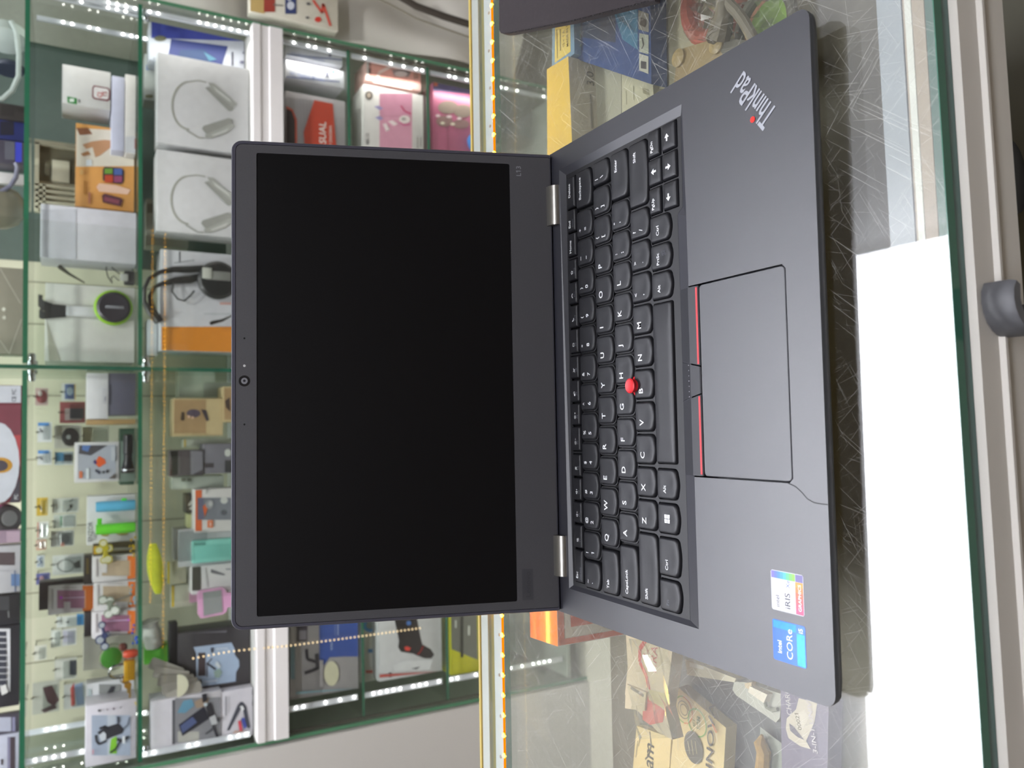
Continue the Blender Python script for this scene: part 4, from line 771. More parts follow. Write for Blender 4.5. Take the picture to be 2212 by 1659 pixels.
pbox('phone_box', 'pale lilac box with a small dark button at the left shelf end', 'box', (-40, 1590, 34, 1680), 1642, 40, '#c9cadc', [R_(16, 1592, 22, 1680, '#8a86a0'), R_(22, 1592, 32, 1680, '#4c4048'), R_(2, 1640, 6, 1652, '#4a4048')], a0)
# --- between the second shelf and the white frame
f0 = ZFT+2
def hbox(label, r, Y, rot=0):
    x0, y0, x1, y1 = r; ox, oy = x0-340, y0-132; sc = 1.0
    q = lambda pts: [(x+ox, y+oy) for x, y in pts]
    pr = [('l', q([(372+38+38*math.cos(t_), 228-52*math.sin(t_)) for t_ in [math.radians(100+i*12) for i in range(15)]]), 4.2, '#a2a298'), ('l', q([(403, 177), (428, 174), (446, 178)]), 3, '#a0a098'), ('l', q([(403, 282), (430, 298), (442, 298)]), 3, '#a0a098'),
          ('p', q([(443, 190), (451, 187), (506, 232), (501, 240), (494, 240)]), '#979791'), ('p', q([(450, 178), (462, 180), (500, 212), (512, 224), (508, 230), (500, 230), (455, 192)]), '#a3a39d'), ('p', q([(460, 186), (496, 214), (500, 222), (468, 198)]), '#c6c6c2'),
          ('p', q([(436, 278), (440, 272), (494, 255), (502, 258), (503, 268), (446, 290)]), '#979791'), ('p', q([(443, 291), (498, 268), (508, 272), (490, 288), (458, 299), (444, 299)]), '#a6a6a0'), ('p', q([(456, 292), (496, 276), (490, 284), (462, 294)]), '#c4c4c0')]
    return pbox('headphone_box', label, 'box', r, Y, 70, '#cdcccd', pr, f0, 'white headphone boxes')
hbox('white box picturing grey headphones, next to the blue and white box', (340, 132, 548, 322), 1632)
hbox('white box picturing grey headphones, partly behind the laptop lid', (338, 336, 548, 508), 1634)
pbox('game_box', 'blue and white box with a large dark blue picture at the right end', 'box', (322, 35, 548, 150), 1680, 55, '#c9ccd6', [R_(327, 36, 546, 82, '#3d4799'), R_(520, 62, 540, 86, '#c8ccd4'), R_(523, 66, 536, 84, '#8f9a98'), ('e', 346, 83, 13, 6, '#6a6a54'), ('p', [(370, 84), (492, 100), (478, 146), (362, 128)], '#333e78'), ('p', [(390, 108), (440, 106), (470, 130), (430, 136), (385, 122)], '#2e4670'), ('p', [(440, 112), (468, 128), (452, 132)], '#4a8098'), ('l', [(333.2, 134), (333.2, 124.08)], 3.6, '#9a9ca4'), ('l', [(502.2, 142), (502.2, 112.24)], 3.6, '#4a4a58'), ('e', 530, 114, 6, 3, '#6a6a80'), ('e', 523, 134, 5, 3, '#6a6a80')], f0)
pbox('game_box', 'small white box with a blue band standing behind the headphone boxes', 'box', (312, 118, 342, 216), 1740, 60, '#c3c6c4', [R_(316, 140, 344, 151, '#5578c0'), ('e', 322, 208, 9, 4, '#77775e')], f0+120)
pbox('white_box', 'plain pale box standing on the far left of the headphone boxes', 'box', (316, 430, 338, 530), 1800, 60, '#b9b8ac', [R_(318, 440, 330, 460, '#8a8878')], f0+110)
pbox('headset_box', 'white box with a broad orange side holding a black headset', 'box', (346, 546, 548, 760), 1660, 90, '#d3d1d8', [R_(349, 706, 548, 762, '#dd8a30'), ('l', [(376, 568), (420, 562)], 2, '#8a8a8e'), ('l', [(387.9, 566), (387.9, 543.68)], 2.7, '#6a6a70'), R_(475, 653, 500, 658, '#d8a8a0'), R_(440, 676, 500, 680, '#c2c2c8')], f0)
hd = thing('black_headset', 'black headset with microphone lying in front of the orange sided box', 'headset', P(470, 605, 1640)[:])
b = B(); BK = M('#2b2a2c', .4); v = P(470, 606, 1640); b.lathe([(26, 14), (42, 8), (43, -6), (36, -12), (8, -14)], v, (0, 1, 0), BK, 26); mk('ear_cup', b, hd)
b = B(); q = v+Vector((6, -15, 2)); b.box(q.x-8, q.x+12, q.y-1, q.y+2, q.z-28, q.z+26, M('#8c8b88', .4), 2); mk('arm_plate', b, hd)
b = B(); a, c = P(437, 578, 1626), P(457, 603, 1626); b.box(c.x, a.x, 1622, 1626, c.z, a.z, M('#c9c8c0', .5), 1); mk('label_tag', b, hd)
b = B(); b.tube([P(x, y, 1640) for x, y in ((440, 580), (410, 582), (375, 582), (345, 588), (322, 602), (312, 622), (311, 650), (322, 672), (342, 694))], 5, BK, 8, [8, 8, 7, 5, 4, 4, 5, 7, 9]); b.tube([P(x, y, 1650) for x, y in ((436, 596), (410, 604), (380, 606), (352, 612), (334, 620), (324, 640), (330, 672), (345, 696))], 5, BK, 8, [7, 9, 8, 5, 4, 5, 8, 9]); mk('headband', b, hd)
b = B(); b.tube([P(x, y, 1645) for x, y in ((375, 610), (372, 630), (384, 646), (398, 650), (412, 638), (420, 628))], 2, BK, 6); mk('cable', b, hd)
b = B(); b.tube([P(x, y, 1640) for x, y in ((454, 699), (462, 696), (480, 692), (496, 684), (512, 676))], 3, BK, 8, [4, 4, 3, 1.5, 1.5]); mk('microphone', b, hd)
pbox('white_box', 'small white box beside the divider under the second shelf', 'box', (318, 690, 340, 768), 1700, 60, '#c6c9d0', (), None)
# left half
def wood(label, r, Y, watch):
    x0, y0, x1, y1 = r
    pr = [R_(x0+2, y0+4, x0+(x1-x0)*.66, y1-6, '#a88a66'), R_(x0+(x1-x0)*.66, y0+2, x1, y1-2, '#c2ad84')]
    if watch: pr += [('e', 418, 893, 15, 9, '#55495a'), ('p', [(392, 890), (398, 890), (398, 908), (390, 908)], '#4a3c34'), ('p', [(434, 884), (446, 886), (452, 908), (446, 910)], '#463c44'), ('e', 408, 900, 3, 3, '#e0b8a0'), ('e', 416, 902, 3, 3, '#d8b098')]
    else: pr += [('p', [(486, 866), (496, 858), (498, 890), (488, 880)], '#4c3c38')]
    return pbox('watch_box', label, 'box', r, Y, 80, '#b9a47c', pr, None if watch else f0, 'wooden watch boxes')
wood('open wooden box holding a round dark watch', (374, 860, 482, 942), 1650, True)
wood('open wooden box partly behind the laptop lid beside the round watch', (482.5, 835, 548, 912), 1645, False)
pbox('white_box', 'pale box above the open wooden watch box', 'box', (386, 802, 440, 858), 1740, 60, '#c6cabc', [R_(392, 806, 438, 830, '#bfc6b8')], f0+60)
pbox('grey_box', 'grey box on the back of the shelf above the wooden boxes', 'box', (440, 826, 470, 858), 1735, 60, '#a3a59a', (), f0)
pbox('white_box', 'white box on end between the wooden box and the grey speaker', 'box', (396, 948, 441, 966), 1700, 50, '#c9cdbe', [R_(397, 948, 402, 966, '#e4cc80')], f0)
pbox('speaker_box', 'dark grey box with a black end beside the wooden boxes', 'box', (366, 972, 440, 1028), 1640, 60, '#5a5458', [('p', [(367, 976), (372, 973), (384, 972), (384, 1026), (370, 1027), (366, 1022), (370, 1010), (370, 988)], '#1f1f1e'), R_(386, 972, 410, 1028, '#544c50'), ('p', [(411, 968), (438, 976), (438, 1014), (412, 1028)], '#7d7a82')], None)
pbox('speaker_box', 'wide grey box under the dark grey box, partly behind the laptop lid', 'box', (440, 958, 548, 1022), 1642, 70, '#75727a', [R_(442, 1000, 462, 1010, '#4a4448'), R_(486, 994, 500, 1020, '#3a383c'), ('e', 492, 978, 7, 8, '#c4c6c0')], f0)
pbox('white_box', 'pale carton below the grey speaker boxes', 'box', (372, 1030, 440, 1056), 1690, 60, '#bcc2b6', [R_(392, 1032, 402, 1040, '#77796c'), R_(404, 1032, 414, 1040, '#77796c')], f0+50)
pbox('earbud_box', 'white and orange box with a dark window showing earbuds', 'box', (421, 1055, 548, 1147), 1638, 55, '#d0ccca', [R_(421, 1056, 436, 1147, '#d86a40'), R_(427, 1075, 500, 1123, '#7d7f88'), R_(427, 1076, 440, 1122, '#6c6a80'), ('e', 484, 1081, 8, 7, '#c9c9c6'), ('e', 484, 1107, 7, 6, '#5a5c64'), ('p', [(438, 1094), (447, 1086), (450, 1094), (442, 1116)], '#d86a40'), ('e', 452, 1090, 8, 10, '#98989c'), ('e', 455, 1088, 5, 6, '#b8b8ba'), ('t', 'TWS', 450, 1067, 5, '#6a6460'), R_(448, 1124, 460, 1140, '#e08058'), ('l', [(454.6, 1136), (454.6, 1128.56)], 1.8, '#f0e0d8')], f0)
pbox('earbud_box', 'black box with a crossed pair of white earbuds behind the orange edged box', 'box', (401, 1067, 422, 1108), 1690, 50, '#332e2c', [('l', [(408, 1092), (420, 1076)], 5, '#d2cdc4'), ('l', [(410, 1100), (420, 1092)], 5, '#d2cdc4')], f0+70)
pbox('yellow_box', 'small cream box behind the orange edged earbud box', 'box', (405, 1110, 424, 1140), 1720, 50, '#cfcf9a', (), f0+60)
pb = thing('power_bank_pack', 'turquoise power bank in a clear pack', 'package', P(500, 1190, 1640)[:])
b = B(); a, c = P(385, 1145, 1650), P(500, 1215, 1650); b.box(c.x, a.x, 1650, 1652, f0+sl(-250), a.z, M('#c4c3c6', .4)); mk('card', b, pb)
b = B(); a, c = P(414, 1168, 1640), P(500, 1210, 1640); b.box(c.x, a.x, 1634, 1649, f0+30, a.z, M('#8cd0c4', .35), 4); b.box(c.x+9, a.x-11, 1633, 1636, f0+44, a.z-6, M('#7fc4b8', .35), 1); b.box(c.x+4, a.x-4, 1633, 1636, f0+32, f0+42, M('#5fb8a0', .35), 1); mk('power_bank', b, pb)
b = B(); a, c = P(384, 1150, 1636), P(408, 1212, 1636); b.box(c.x, a.x, 1634, 1649, a.z-60, a.z, GL('blister_plastic', '#f2f4f4', .1, 1.2), 3); mk('clear_cover', b, pb)
pbox('cable_box', 'white box with a dark edge picturing a grey plug', 'box', (414, 1218, 548, 1278), 1642, 60, '#cfcccd', [R_(414, 1219, 434, 1276, '#4c4a44'), ('p', [(456, 1229), (470, 1234), (486, 1240), (484, 1243), (466, 1240), (455, 1237)], '#77747a'), ('l', [(444, 1226), (448, 1266)], 3, '#c0bdbe'), R_(488, 1228, 500, 1231, '#8a8a8e')], f0)
mr = thing('pink_mirror', 'pink framed mirror with a tab at one end', 'mirror', P(500, 1303, 1632)[:])
b = B(lambda a, c, d: Vector((P(a, c, 1632).x, 1632+d, P(a, c, 1632).z))); b.prism([(427, 1282), (432, 1276), (480, 1269), (487, 1274), (489, 1280), (545, 1282), (545, 1312), (492, 1312), (489, 1322), (482, 1327), (434, 1336), (428, 1328)], 8, 0, M('#d9a2c6', .35)); mk('frame', b, mr)
b = B(lambda a, c, d: Vector((P(a, c, 1631).x, 1631+d, P(a, c, 1631).z))); b.prism([(438, 1280), (478, 1274), (481, 1322), (440, 1331)], .5, 0, M('#a9acac', .12, .3)); mk('glass', b, mr)
pbox('pink_pack', 'small rose pink pack beside the pink mirror', 'package', (410, 1268, 420, 1302), 1690, 30, '#c090a8', (), f0+90)
gv = thing('yellow_glove', 'bright yellow fabric pouch hanging below the second shelf', 'pouch', P(340, 1230, 1650)[:])
b = B(); cx = P(331, 1228, 1655); v1, v2 = P(331, 1174, 1655), P(342, 1283, 1655)
n_ = 8; b.loft([[(v1.x+(v2.x-v1.x)*i/n_, 1655-9*math.sin(k*math.pi/6)*math.sin(math.pi*(i+.3)/(n_+.6)), v1.z+(v2.z-v1.z)*i/n_+(17 if k < 6 else 12)*math.sin(math.pi*(i+.9)/(n_+1.6))**.7*math.cos(k*math.pi/6)) for k in range(12)] for i in range(n_+1)], M('#c9cc2a', .7, 0, .15, 60, .4)); mk('cloth', b, gv)
pbox('tag_card', 'narrow yellow edged card leaning under the second shelf', 'package', (361, 1212, 378, 1262), 1690, 8, '#cfcdb4', [R_(361, 1213, 366, 1261, '#e4cc30')], f0+130)
pbox('tag_card', 'second yellow edged card lower than the first', 'package', (368, 1264, 392, 1312), 1700, 8, '#c6c6b4', [R_(371, 1265, 376, 1311, '#e8c838')], f0+110)
pbox('white_box', 'white carton behind the yellow edged cards', 'box', (380, 1210, 412, 1300), 1740, 60, '#c3c6bc', [('e', 383, 1268, 5, 6, '#c88a88')], f0+70)
pbox('white_box', 'long pale carton left of the turquoise power bank', 'box', (376, 1142, 414, 1208), 1748, 50, '#bfbcc0', (), f0+80)
cl = thing('white_cloth', 'crumpled white plastic bag under the second shelf', 'bag', P(340, 1368, 1680)[:])
b = B(); rnd = random.Random(3); v = P(328, 1370, 1690); b.lathe([(4, -34)]+[(16+7*rnd.random(), -28+i*8) for i in range(8)]+[(4, 34)], v, (1, 0, .2), M('#c6c8c2', .5, 0, .05, 30, .6), 14); mk('film', b, cl)
pbox('green_pack', 'bright green pack beside the crumpled white bag', 'package', (312, 1396, 321, 1436), 1690, 30, '#5cae3c', (), f0+150)
pbox('black_pack', 'black upright pack beside the pale lamp reflection, behind the fan of cards', 'package', (365, 1346, 383.5, 1442), 1664, 30, '#26262a', (), None)
pbox('holder_box', 'black box with a pale blue panel picturing a phone stand', 'box', (384, 1358, 552, 1488), 1660, 70, '#3d3a3e', [('p', [(418, 1398), (500, 1388), (507, 1402), (507, 1414), (516, 1426), (517, 1440), (510, 1452), (509, 1472), (416, 1486), (416, 1470), (424, 1462), (424, 1412)], '#a3b4cc'), R_(428, 1410, 444, 1460, '#463c40'), ('l', [(446, 1432), (466, 1446)], 4, '#34343c'), ('l', [(447, 1436), (447, 1462)], 2.5, '#55555e'), ('l', [(446, 1436), (458, 1422)], 2.5, '#55555e'), ('p', [(462, 1450), (474, 1444), (480, 1452), (474, 1464), (464, 1464)], '#8fa49c'), ('p', [(468, 1428), (478, 1440), (472, 1444), (464, 1436)], '#ccd4d8'), ('p', [(455, 1400), (461, 1398), (460, 1410), (456, 1410)], '#3c3c48'), ('l', [(466, 1402), (492, 1400)], 3, '#c4cdda'), R_(430, 1468, 436, 1476, '#44444e'), ('l', [(442, 1473), (470, 1470)], 3, '#c4cdda'), R_(404, 1362, 490, 1366, '#65636a'), ('e', 548, 1394, 7, 10, '#4a8ad0')], f0)
fn_ = thing('card_fan', 'fanned stack of grey sample cards under the second shelf', 'cards', P(395, 1480, 1650)[:])
for i in range(5):
    v = P(338+i*9, 1436+i*17, 1650-i*3); b = B(lambda a, c, d, v=v, i=i: Vector((v.x+a*math.cos(.18*i-.5)-c*math.sin(.18*i-.5), v.y+d, v.z+a*math.sin(.18*i-.5)+c*math.cos(.18*i-.5))))
    b.prism(rrect(-12, 12, -58, 14, 4, 3), 0, 2, M(['#9a978f', '#a09c94', '#8c8880', '#938f88', '#a8a49c'][i], .5)); mk('card', b, fn_)
b = B(); v = P(383, 1482, 1628); b.loft([[(v.x+24*math.sin(a), 1628+d, v.z-24*math.cos(a)*0-22*abs(math.cos(a))) for a in [math.pi*(i/12-.5) for i in range(13)]] for d in (0, 2)], M('#d8d6bc', .5)); mk('round_reflection', b, None, 'cream half disc standing in for a round reflection over the phone stand box', 'reflection')  # round reflection modelled as a solid cream half disc
pbox('holder_box', 'white box picturing a phone in a car mount at the left end', 'box', (326, 1503, 478, 1606), 1630, 60, '#d0cdd4', [R_(372, 1512, 378, 1608, '#5a5a60'), R_(378, 1506, 476, 1606, '#8a8a90'), R_(384, 1580, 430, 1604, '#b4b3ac'), ('p', [(383, 1540), (396, 1514), (414, 1510), (420, 1524), (400, 1540)], '#6a9ab4'), ('p', [(420, 1516), (436, 1508), (452, 1508), (444, 1526), (424, 1530)], '#a4907e'), ('p', [(386, 1566), (440, 1526), (452, 1552), (394, 1590)], '#2e2f3a'), ('p', [(389, 1568), (416, 1548), (426, 1560), (394, 1584)], '#55618a'), ('p', [(444, 1524), (456, 1516), (464, 1544), (452, 1552)], '#34343a'), ('p', [(452, 1550), (464, 1544), (470, 1562), (458, 1568)], '#c6c8cc'), ('l', [(460, 1566), (470, 1596)], 5, '#33343c'), ('l', [(444, 1586), (464, 1570)], 3, '#44454c'), ('e', 444, 1522, 4, 4, '#c4d0d8'), ('p', [(436, 1500), (446, 1496), (448, 1514), (438, 1518)], '#2c2c34'), ('e', 472, 1554, 4, 5, '#44444c'), ('p', [(456, 1596), (470, 1594), (470, 1600), (458, 1602)], '#3a3b42')], None)
pbox('holder_box', 'white box picturing a folding clamp with red and blue cards', 'box', (478.5, 1489, 553, 1594), 1631, 60, '#d2ced6', [('l', [(488, 1504), (488, 1546)], 3, '#9a98a0'), ('l', [(494, 1504), (494, 1540)], 1.5, '#b9b7be'), ('p', [(490, 1578), (495, 1578), (524, 1524), (520, 1516), (514, 1522)], '#4a4c58'), ('p', [(518, 1518), (524, 1516), (532, 1526), (541, 1570), (538, 1574), (532, 1570), (526, 1536)], '#40424e'), ('p', [(514, 1558), (520, 1556), (524, 1580), (518, 1584)], '#d04858'), ('p', [(521, 1552), (528, 1550), (533, 1570), (527, 1576)], '#4450a0'), ('p', [(498, 1590), (508, 1578), (538, 1580), (536, 1588)], '#c9aaa0'), R_(545, 1490, 552, 1500, '#5a5c66'), R_(545, 1512, 552, 1524, '#5a5c66'), ('p', [(518, 1526), (524, 1524), (528, 1532), (522, 1536)], '#e8e8ea')], f0)
# --- below the white frame, right
cr, cl_, dr, dl = ZCR+1.2, ZCL+1.2, ZDR+1.2, ZDL+1.2
def mbox(label, r, Y):
    x0, y0, x1, y1 = r
    return pbox('mouse_box', label, 'box', r, Y, 150, '#d3d4da', [('t', '5D Optical Mouse', x0+(x1-x0)*.86-0, y1-7, 9, '#8a9ac0', math.pi/2*0) if 0 else ('l', [(x0+1, y1-1.5), (x1-2, y1-1.5)], 3, '#4a5580'), ('e', x1-16, (y0+y1)/2-5, 4, 4, '#6a9ad0'), R_(x1-32, y0+14, x1-26, y0+26, '#77778a')], cr, 'optical mouse boxes')
def vtext(o_r, Y, st, px, py, h, c, width=None):            # writing that runs down the box: an own thin print in front of its face
    b = B(); v = P(px, py, Y-1.2); b.T = lambda a, c_, d: Vector((v.x+c_, Y-1.2, v.z-a)); b.text(st, 0, 0, 0, h, M(c), 0, 'l', 1, .01, width)
    o = mk('printed_text', b, o_r, smooth=0); return o
o = mbox('upright white mouse box in the right corner below the frame', (618, 97, 742, 131), 1650); vtext(o, 1650, '5D Optical Mouse', 628, 118, 7, '#98a4c4', 82)
o = mbox('upright white mouse box standing left of the corner one', (618, 141, 736, 178), 1640); vtext(o, 1640, '5D Optical Mouse', 626, 161, 7.5, '#7f8cb8', 82)
pbox('headband_box', 'grey and red box with white lettering beside the laptop lid', 'box', (617, 206, 730, 345), 1636, 70, '#a5a0a2', [('p', [(618, 211), (676, 216), (658, 284), (658, 345), (618, 345)], '#a9a5a8')]+[('l', [(620+i*7, 212), (626+i*7, 345)], .8, '#979397') for i in range(8)]+[('p', [(618, 229), (632, 236), (641, 258), (642, 345), (618, 345)], '#c45640'), ('p', [(618, 234), (630, 240), (637, 260), (638, 345), (618, 345)], '#3c3438'), ('p', [(679, 216), (719, 224), (728, 345), (660, 345), (656, 285)], '#c4452f'), ('t', 'SUAL', 704, 311, 17, '#efe6e0'), ('t', 'Y DIADEMA', 717, 316, 7, '#efd8d0')], cr)
o_ = pbox('headset_box', 'salmon box picturing a headset in the right corner', 'box', (790, 116, 925, 186), 1650, 90, '#d8b0a8', [R_(792, 117, 924, 184, '#d4988c'), R_(792, 116, 797, 186, '#d9d5d0'), ('t', 'ME-15', 802, 158, 8, '#55484a'), ('e', 800, 180, 10, 5, '#5a5450'), ('l', [(812, 180), (820, 156), (845, 144), (868, 142)], 7, '#dcc4bc'), ('l', [(806, 184), (890, 190)], 10, '#e4c4ba'), ('p', [(846, 150), (872, 146), (888, 156), (882, 166), (852, 164)], '#8c7c7a'), ('e', 866, 160, 14, 6, '#c4b4b0'), R_(893, 156, 904, 170, '#a07468')], dr)
pbox('headset_box', 'pink box picturing a cat eared headset', 'box', (786, 194, 918, 345), 1640, 90, '#dcd8d4', [R_(820, 202, 890, 345, '#d89ab0'), R_(820, 202, 890, 250, '#d494ac'), ('e', 797, 206, 8, 9, '#4a403c'), ('e', 797, 206, 5, 6, '#c8b8a8'), ('t', 'ME-15', 797, 312, 8, '#55504e'), ('p', [(808, 230), (818, 228), (828, 234), (820, 238)], '#a49ac8'), ('p', [(810, 254), (820, 250), (828, 256), (820, 260)], '#a49ac8'), ('p', [(826, 268), (834, 266), (842, 280), (834, 284)], '#ecdcdc'), ('p', [(838, 262), (848, 260), (860, 268), (850, 272)], '#ecdcdc'), ('e', 874, 258, 12, 9, '#e8dcd8'), ('e', 872, 257, 5, 4, '#b4b0aa'), ('l', [(866, 228), (874, 240), (888, 246)], 4, '#c03a6a'), ('l', [(864, 264), (872, 270), (886, 268)], 3, '#d0508a'), ('l', [(902.25, 320), (902.25, 295.2)], 2.2, '#8a8480'), ('l', [(909.25, 318), (909.25, 296.3)], 2.2, '#8a8480')], dr)
bp = ZDR-200
pbox('toy_box', 'dark pink box with rows of pale shapes on the lowest shelf', 'box', (936, 188, 1042, 330), 1650, 120, '#b0607c', [('p', [(936, 165), (1042, 178), (1042, 206), (936, 196)], '#5a5078'), R_(937, 166, 945, 186, '#c86a4a'), ('e', 968, 232, 22, 14, '#857468'), ('e', 1000, 240, 20, 14, '#857468'), ('e', 960, 262, 18, 12, '#8a6a66'), ('e', 996, 268, 18, 10, '#8a6a66'), ('e', 946, 250, 5, 3, '#d8c4c4'), ('e', 970, 252, 6, 3, '#d8c4c4'), ('e', 992, 256, 5, 3, '#d8c4c4'), ('e', 956, 266, 5, 3, '#d4ccb4'), ('e', 978, 268, 5, 3, '#d4ccb4')], None)
tr = thing('tape_roll', 'blue tape roll with a dark core at the bottom of the cabinet', 'tape', P(1030, 312, 1640)[:])
v = P(1034, 310, 1640); b = B(); b.lathe([(24, -18), (28, -16), (28, 16), (24, 18)], v, (.4, 1, .1), M('#3a7cc0', .4), 24, False); mk('tape', b, tr); b = B(); b.lathe([(23.5, -17), (23.5, 17)], v, (.4, 1, .1), M('#3a3a44', .5), 20); mk('core', b, tr)
# --- below the white frame, left
pbox('holder_box', 'grey and blue box picturing a black car mount', 'box', (626, 1340, 774, 1500), 1640, 80, '#a9a6a8', [R_(690, 1340, 775, 1418, '#3a57a8'), ('p', [(690, 1340), (690, 1440), (700, 1436), (712, 1420), (775, 1416), (775, 1340)], '#3a57a8'), ('t', 'unitec', 718, 1404, 6, '#b8c8e8'), ('l', [(730, 1372), (730, 1345)], 2.2, '#a8b8e0'), ('l', [(724, 1372), (724, 1345)], 1.2, '#8a9cd0'), R_(641, 1340, 664, 1386, '#4a4450'), R_(646, 1362, 662, 1382, '#8f8b96'), ('l', [(662, 1402), (664, 1424), (684, 1430)], 7, '#36343c'), ('l', [(684, 1412), (686, 1440)], 9, '#403e46'), ('l', [(658, 1454), (676, 1448), (692, 1440)], 8, '#2e2c34'), R_(622, 1395, 637, 1468, '#77929e'), ('e', 716, 1455, 16, 27, '#dcdabc'), ('p', [(698, 1426), (698, 1484), (690, 1484), (690, 1426)], '#a9a6a8'), R_(640, 1494, 775, 1500, '#8fb4c0')], cl_)  # the cream half disc is a round reflection painted into the print
pbox('charger_box', 'white box with blue and red details behind the shelf edge', 'box', (776, 1340, 816, 1472), 1690, 60, '#c9cabe', [('e', 800, 1352, 16, 14, '#3a8ac8'), ('e', 800, 1350, 9, 9, '#8a968e'), R_(795, 1402, 808, 1410, '#4a80b4'), R_(797, 1410, 807, 1440, '#d2d2cc'), R_(790, 1448, 812, 1454, '#c05a4c')], dl+80)
pbox('sock_box', 'white box with a red lower edge picturing a black sock', 'box', (818, 1330, 944, 1462), 1640, 45, '#cfd0d0', [('p', [(852, 1338), (900, 1334), (908, 1374), (912, 1392), (930, 1402), (938, 1414), (932, 1422), (918, 1422), (900, 1416), (892, 1412), (866, 1408), (860, 1398), (862, 1384)], '#2c2628'), ('p', [(873, 1398), (880, 1396), (888, 1400), (884, 1406), (876, 1405)], '#e0483c'), ('l', [(914, 1396), (908, 1408), (902, 1414)], 2.5, '#b8342c'), ('e', 883, 1346, 5, 5, '#4a7ac0'), ('p', [(850, 1438), (870, 1428), (936, 1424), (930, 1446), (852, 1450)], '#dadcdc'), ('p', [(888, 1444), (908, 1440), (900, 1446)], '#4c4c50'), R_(840, 1453, 846, 1463, '#55555a'), R_(820, 1457, 946, 1464, '#b84c44')], dl)
pbox('light_box', 'yellow box with a dark window in the lower left corner', 'box', (974, 1322, 1062, 1452), 1640, 80, '#c9c62c', [('p', [(974, 1322), (1030, 1322), (1032, 1425), (1018, 1420), (974, 1402)], '#77786e'), R_(995, 1322, 1001, 1420, '#34362e'), R_(983, 1340, 986, 1356, '#e0e4d8'), R_(1011, 1352, 1015, 1372, '#e0e4d8'), ('l', [(1044, 1340), (1044, 1430)], 2, '#e0dc58')], None)
# --- right of the cabinet: draped white sheet and boxes
b = B(); nx, nz = 26, 40; rnd = random.Random(5); g = []
for i in range(nx+1):
    r_ = []
    for j in range(nz+1):
        x = 925+i*26; z = -800+j*32; r_.append(b.v((x, 1640+22*math.sin(x*.016+z*.008)+14*math.sin(x*.031-z*.011+1)+10*math.sin(z*.02+x*.005), z)))
    g.append(r_)
for i in range(nx):
    for j in range(nz): b.f((g[i][j], g[i+1][j], g[i+1][j+1], g[i][j+1]), M('#c3bfb6', .35, 0, .05, 4))
bm = b.bm; 
mk('plastic_sheet', b, None, 'white plastic sheet hanging in folds right of the cabinet', 'sheet', smooth=80)
b = B(); b.tube([P(x, y, 1600) for x, y in ((860, -10), (900, 14), (960, 36), (1032, 58), (1060, 66))], 9, M('#3a332c', .6), 8); mk('black_cable', b, None, 'thick dark cable crossing the white plastic sheet', 'cable')
b = B(); b.tube([P(x, y, 1608) for x, y in ((800, -10), (840, 8), (900, 40), (960, 62), (1030, 86), (1060, 100))], 2, M('#77705f', .6), 6); mk('thin_cable', b, None, 'thin brown cable below the thick one on the sheet', 'cable')
pbox('game_box', 'white box with red bands and a dark square print right of the cabinet', 'box', (540, -40, 730, 46), 1592, 30, '#c9c4b4', [R_(540, -40, 572, 30, '#c0a468'), R_(570, -40, 594, 26, '#9c4034'), R_(616, -40, 640, 30, '#36406a'), ('e', 628, 12, 8, 9, '#c8ccd6'), ('e', 625, -6, 5, 8, '#c8ccd6'), ('l', [(676, 0), (696, 28), (698, 8), (714, 56)], 6, '#c85040'), ('e', 687, 42, 7, 6, '#c83c30'), ('e', 666, 8, 4, 3, '#4a4a4e'), ('e', 664, 38, 4, 2.5, '#4a4a4e'), ('l', [(590, 10), (612, 12)], 3, '#77736a')])
# ---------------------------------------------------------------- goods lying inside the counter, under its glass, and on it
def ubox(name, label, cat, top, zt, h, col, prints=(), group=None, rough=.45, sidecol=None, parent=None):
    """box with an outline given in mm on its top face at level zt; prints are mm polygons on the top"""
    b = B(); m = M(col, rough); b.loft([[(x, y, zt-h) for x, y in top], [(x, y, zt-.6) for x, y in top], [(x, y, zt) for x, y in top]], M(sidecol, rough) if sidecol else m, capm=m)
    o = .15
    for q in prints:
        z = zt+o; o += .1
        if q[0] == 'p': b.face([(x, y, z) for x, y in q[1]], M(q[2], rough))
        elif q[0] == 't': b.text(q[1], q[2], q[3], z, q[4], M(q[5], .5), q[6] if len(q) > 6 else 0, 'l', 1, .01, q[7] if len(q) > 7 else None)
        elif q[0] == 'l': b.ribbon(q[1], q[2], z, M(q[3], .5))
    return mk(name, b, None, label, cat, group, smooth=0)
def px(pts, z): return [tuple(G(a, c, z)[:2]) for a, c in pts]
def quad(x0, x1, y0, y1): return [(x0, y0), (x1, y0), (x1, y1), (x0, y1)]
# orange electronics box: glossy orange top, white front with the square badge
b = B(); OR = M('#ff8a20', .12, 0, .02, spec=.8); zt = -38
tp = [(-199, 284.5), (-120, 285.5), (-120, 327), (-201, 326)]
b.loft([[(x, y, FL) for x, y in tp], [(x, y, zt) for x, y in tp]], M('#e6e2da', .4), False, True, capm=OR)
def ff(a, c): return (a, 284.6+(a+199)*.0127-.4, c)
b.face([ff(-198.5, zt-3), ff(-198.5, FL), ff(-194, FL), ff(-194, zt-3)], M('#d8643c', .4)); b.face([ff(-198.5, zt-.3), ff(-198.5, zt-6), ff(-121, zt-6), ff(-121, zt-.3)], M('#d8643c', .4))
b.face([ff(-186, zt-12), ff(-186, zt-40), ff(-150, zt-40), ff(-150, zt-12)], M('#d8582c', .4))
b.T = lambda a, c, d: Vector((a, 284.6+(a+199)*.0127-.8, c)); b.text('mi', -180, zt-34, 0, 14, M('#e6dcd2', .5), 0, 'l', 1.2, .02); b.T = ID
mk('phone_box', b, None, 'orange topped white box with an orange square badge under the glass', 'box', smooth=0)
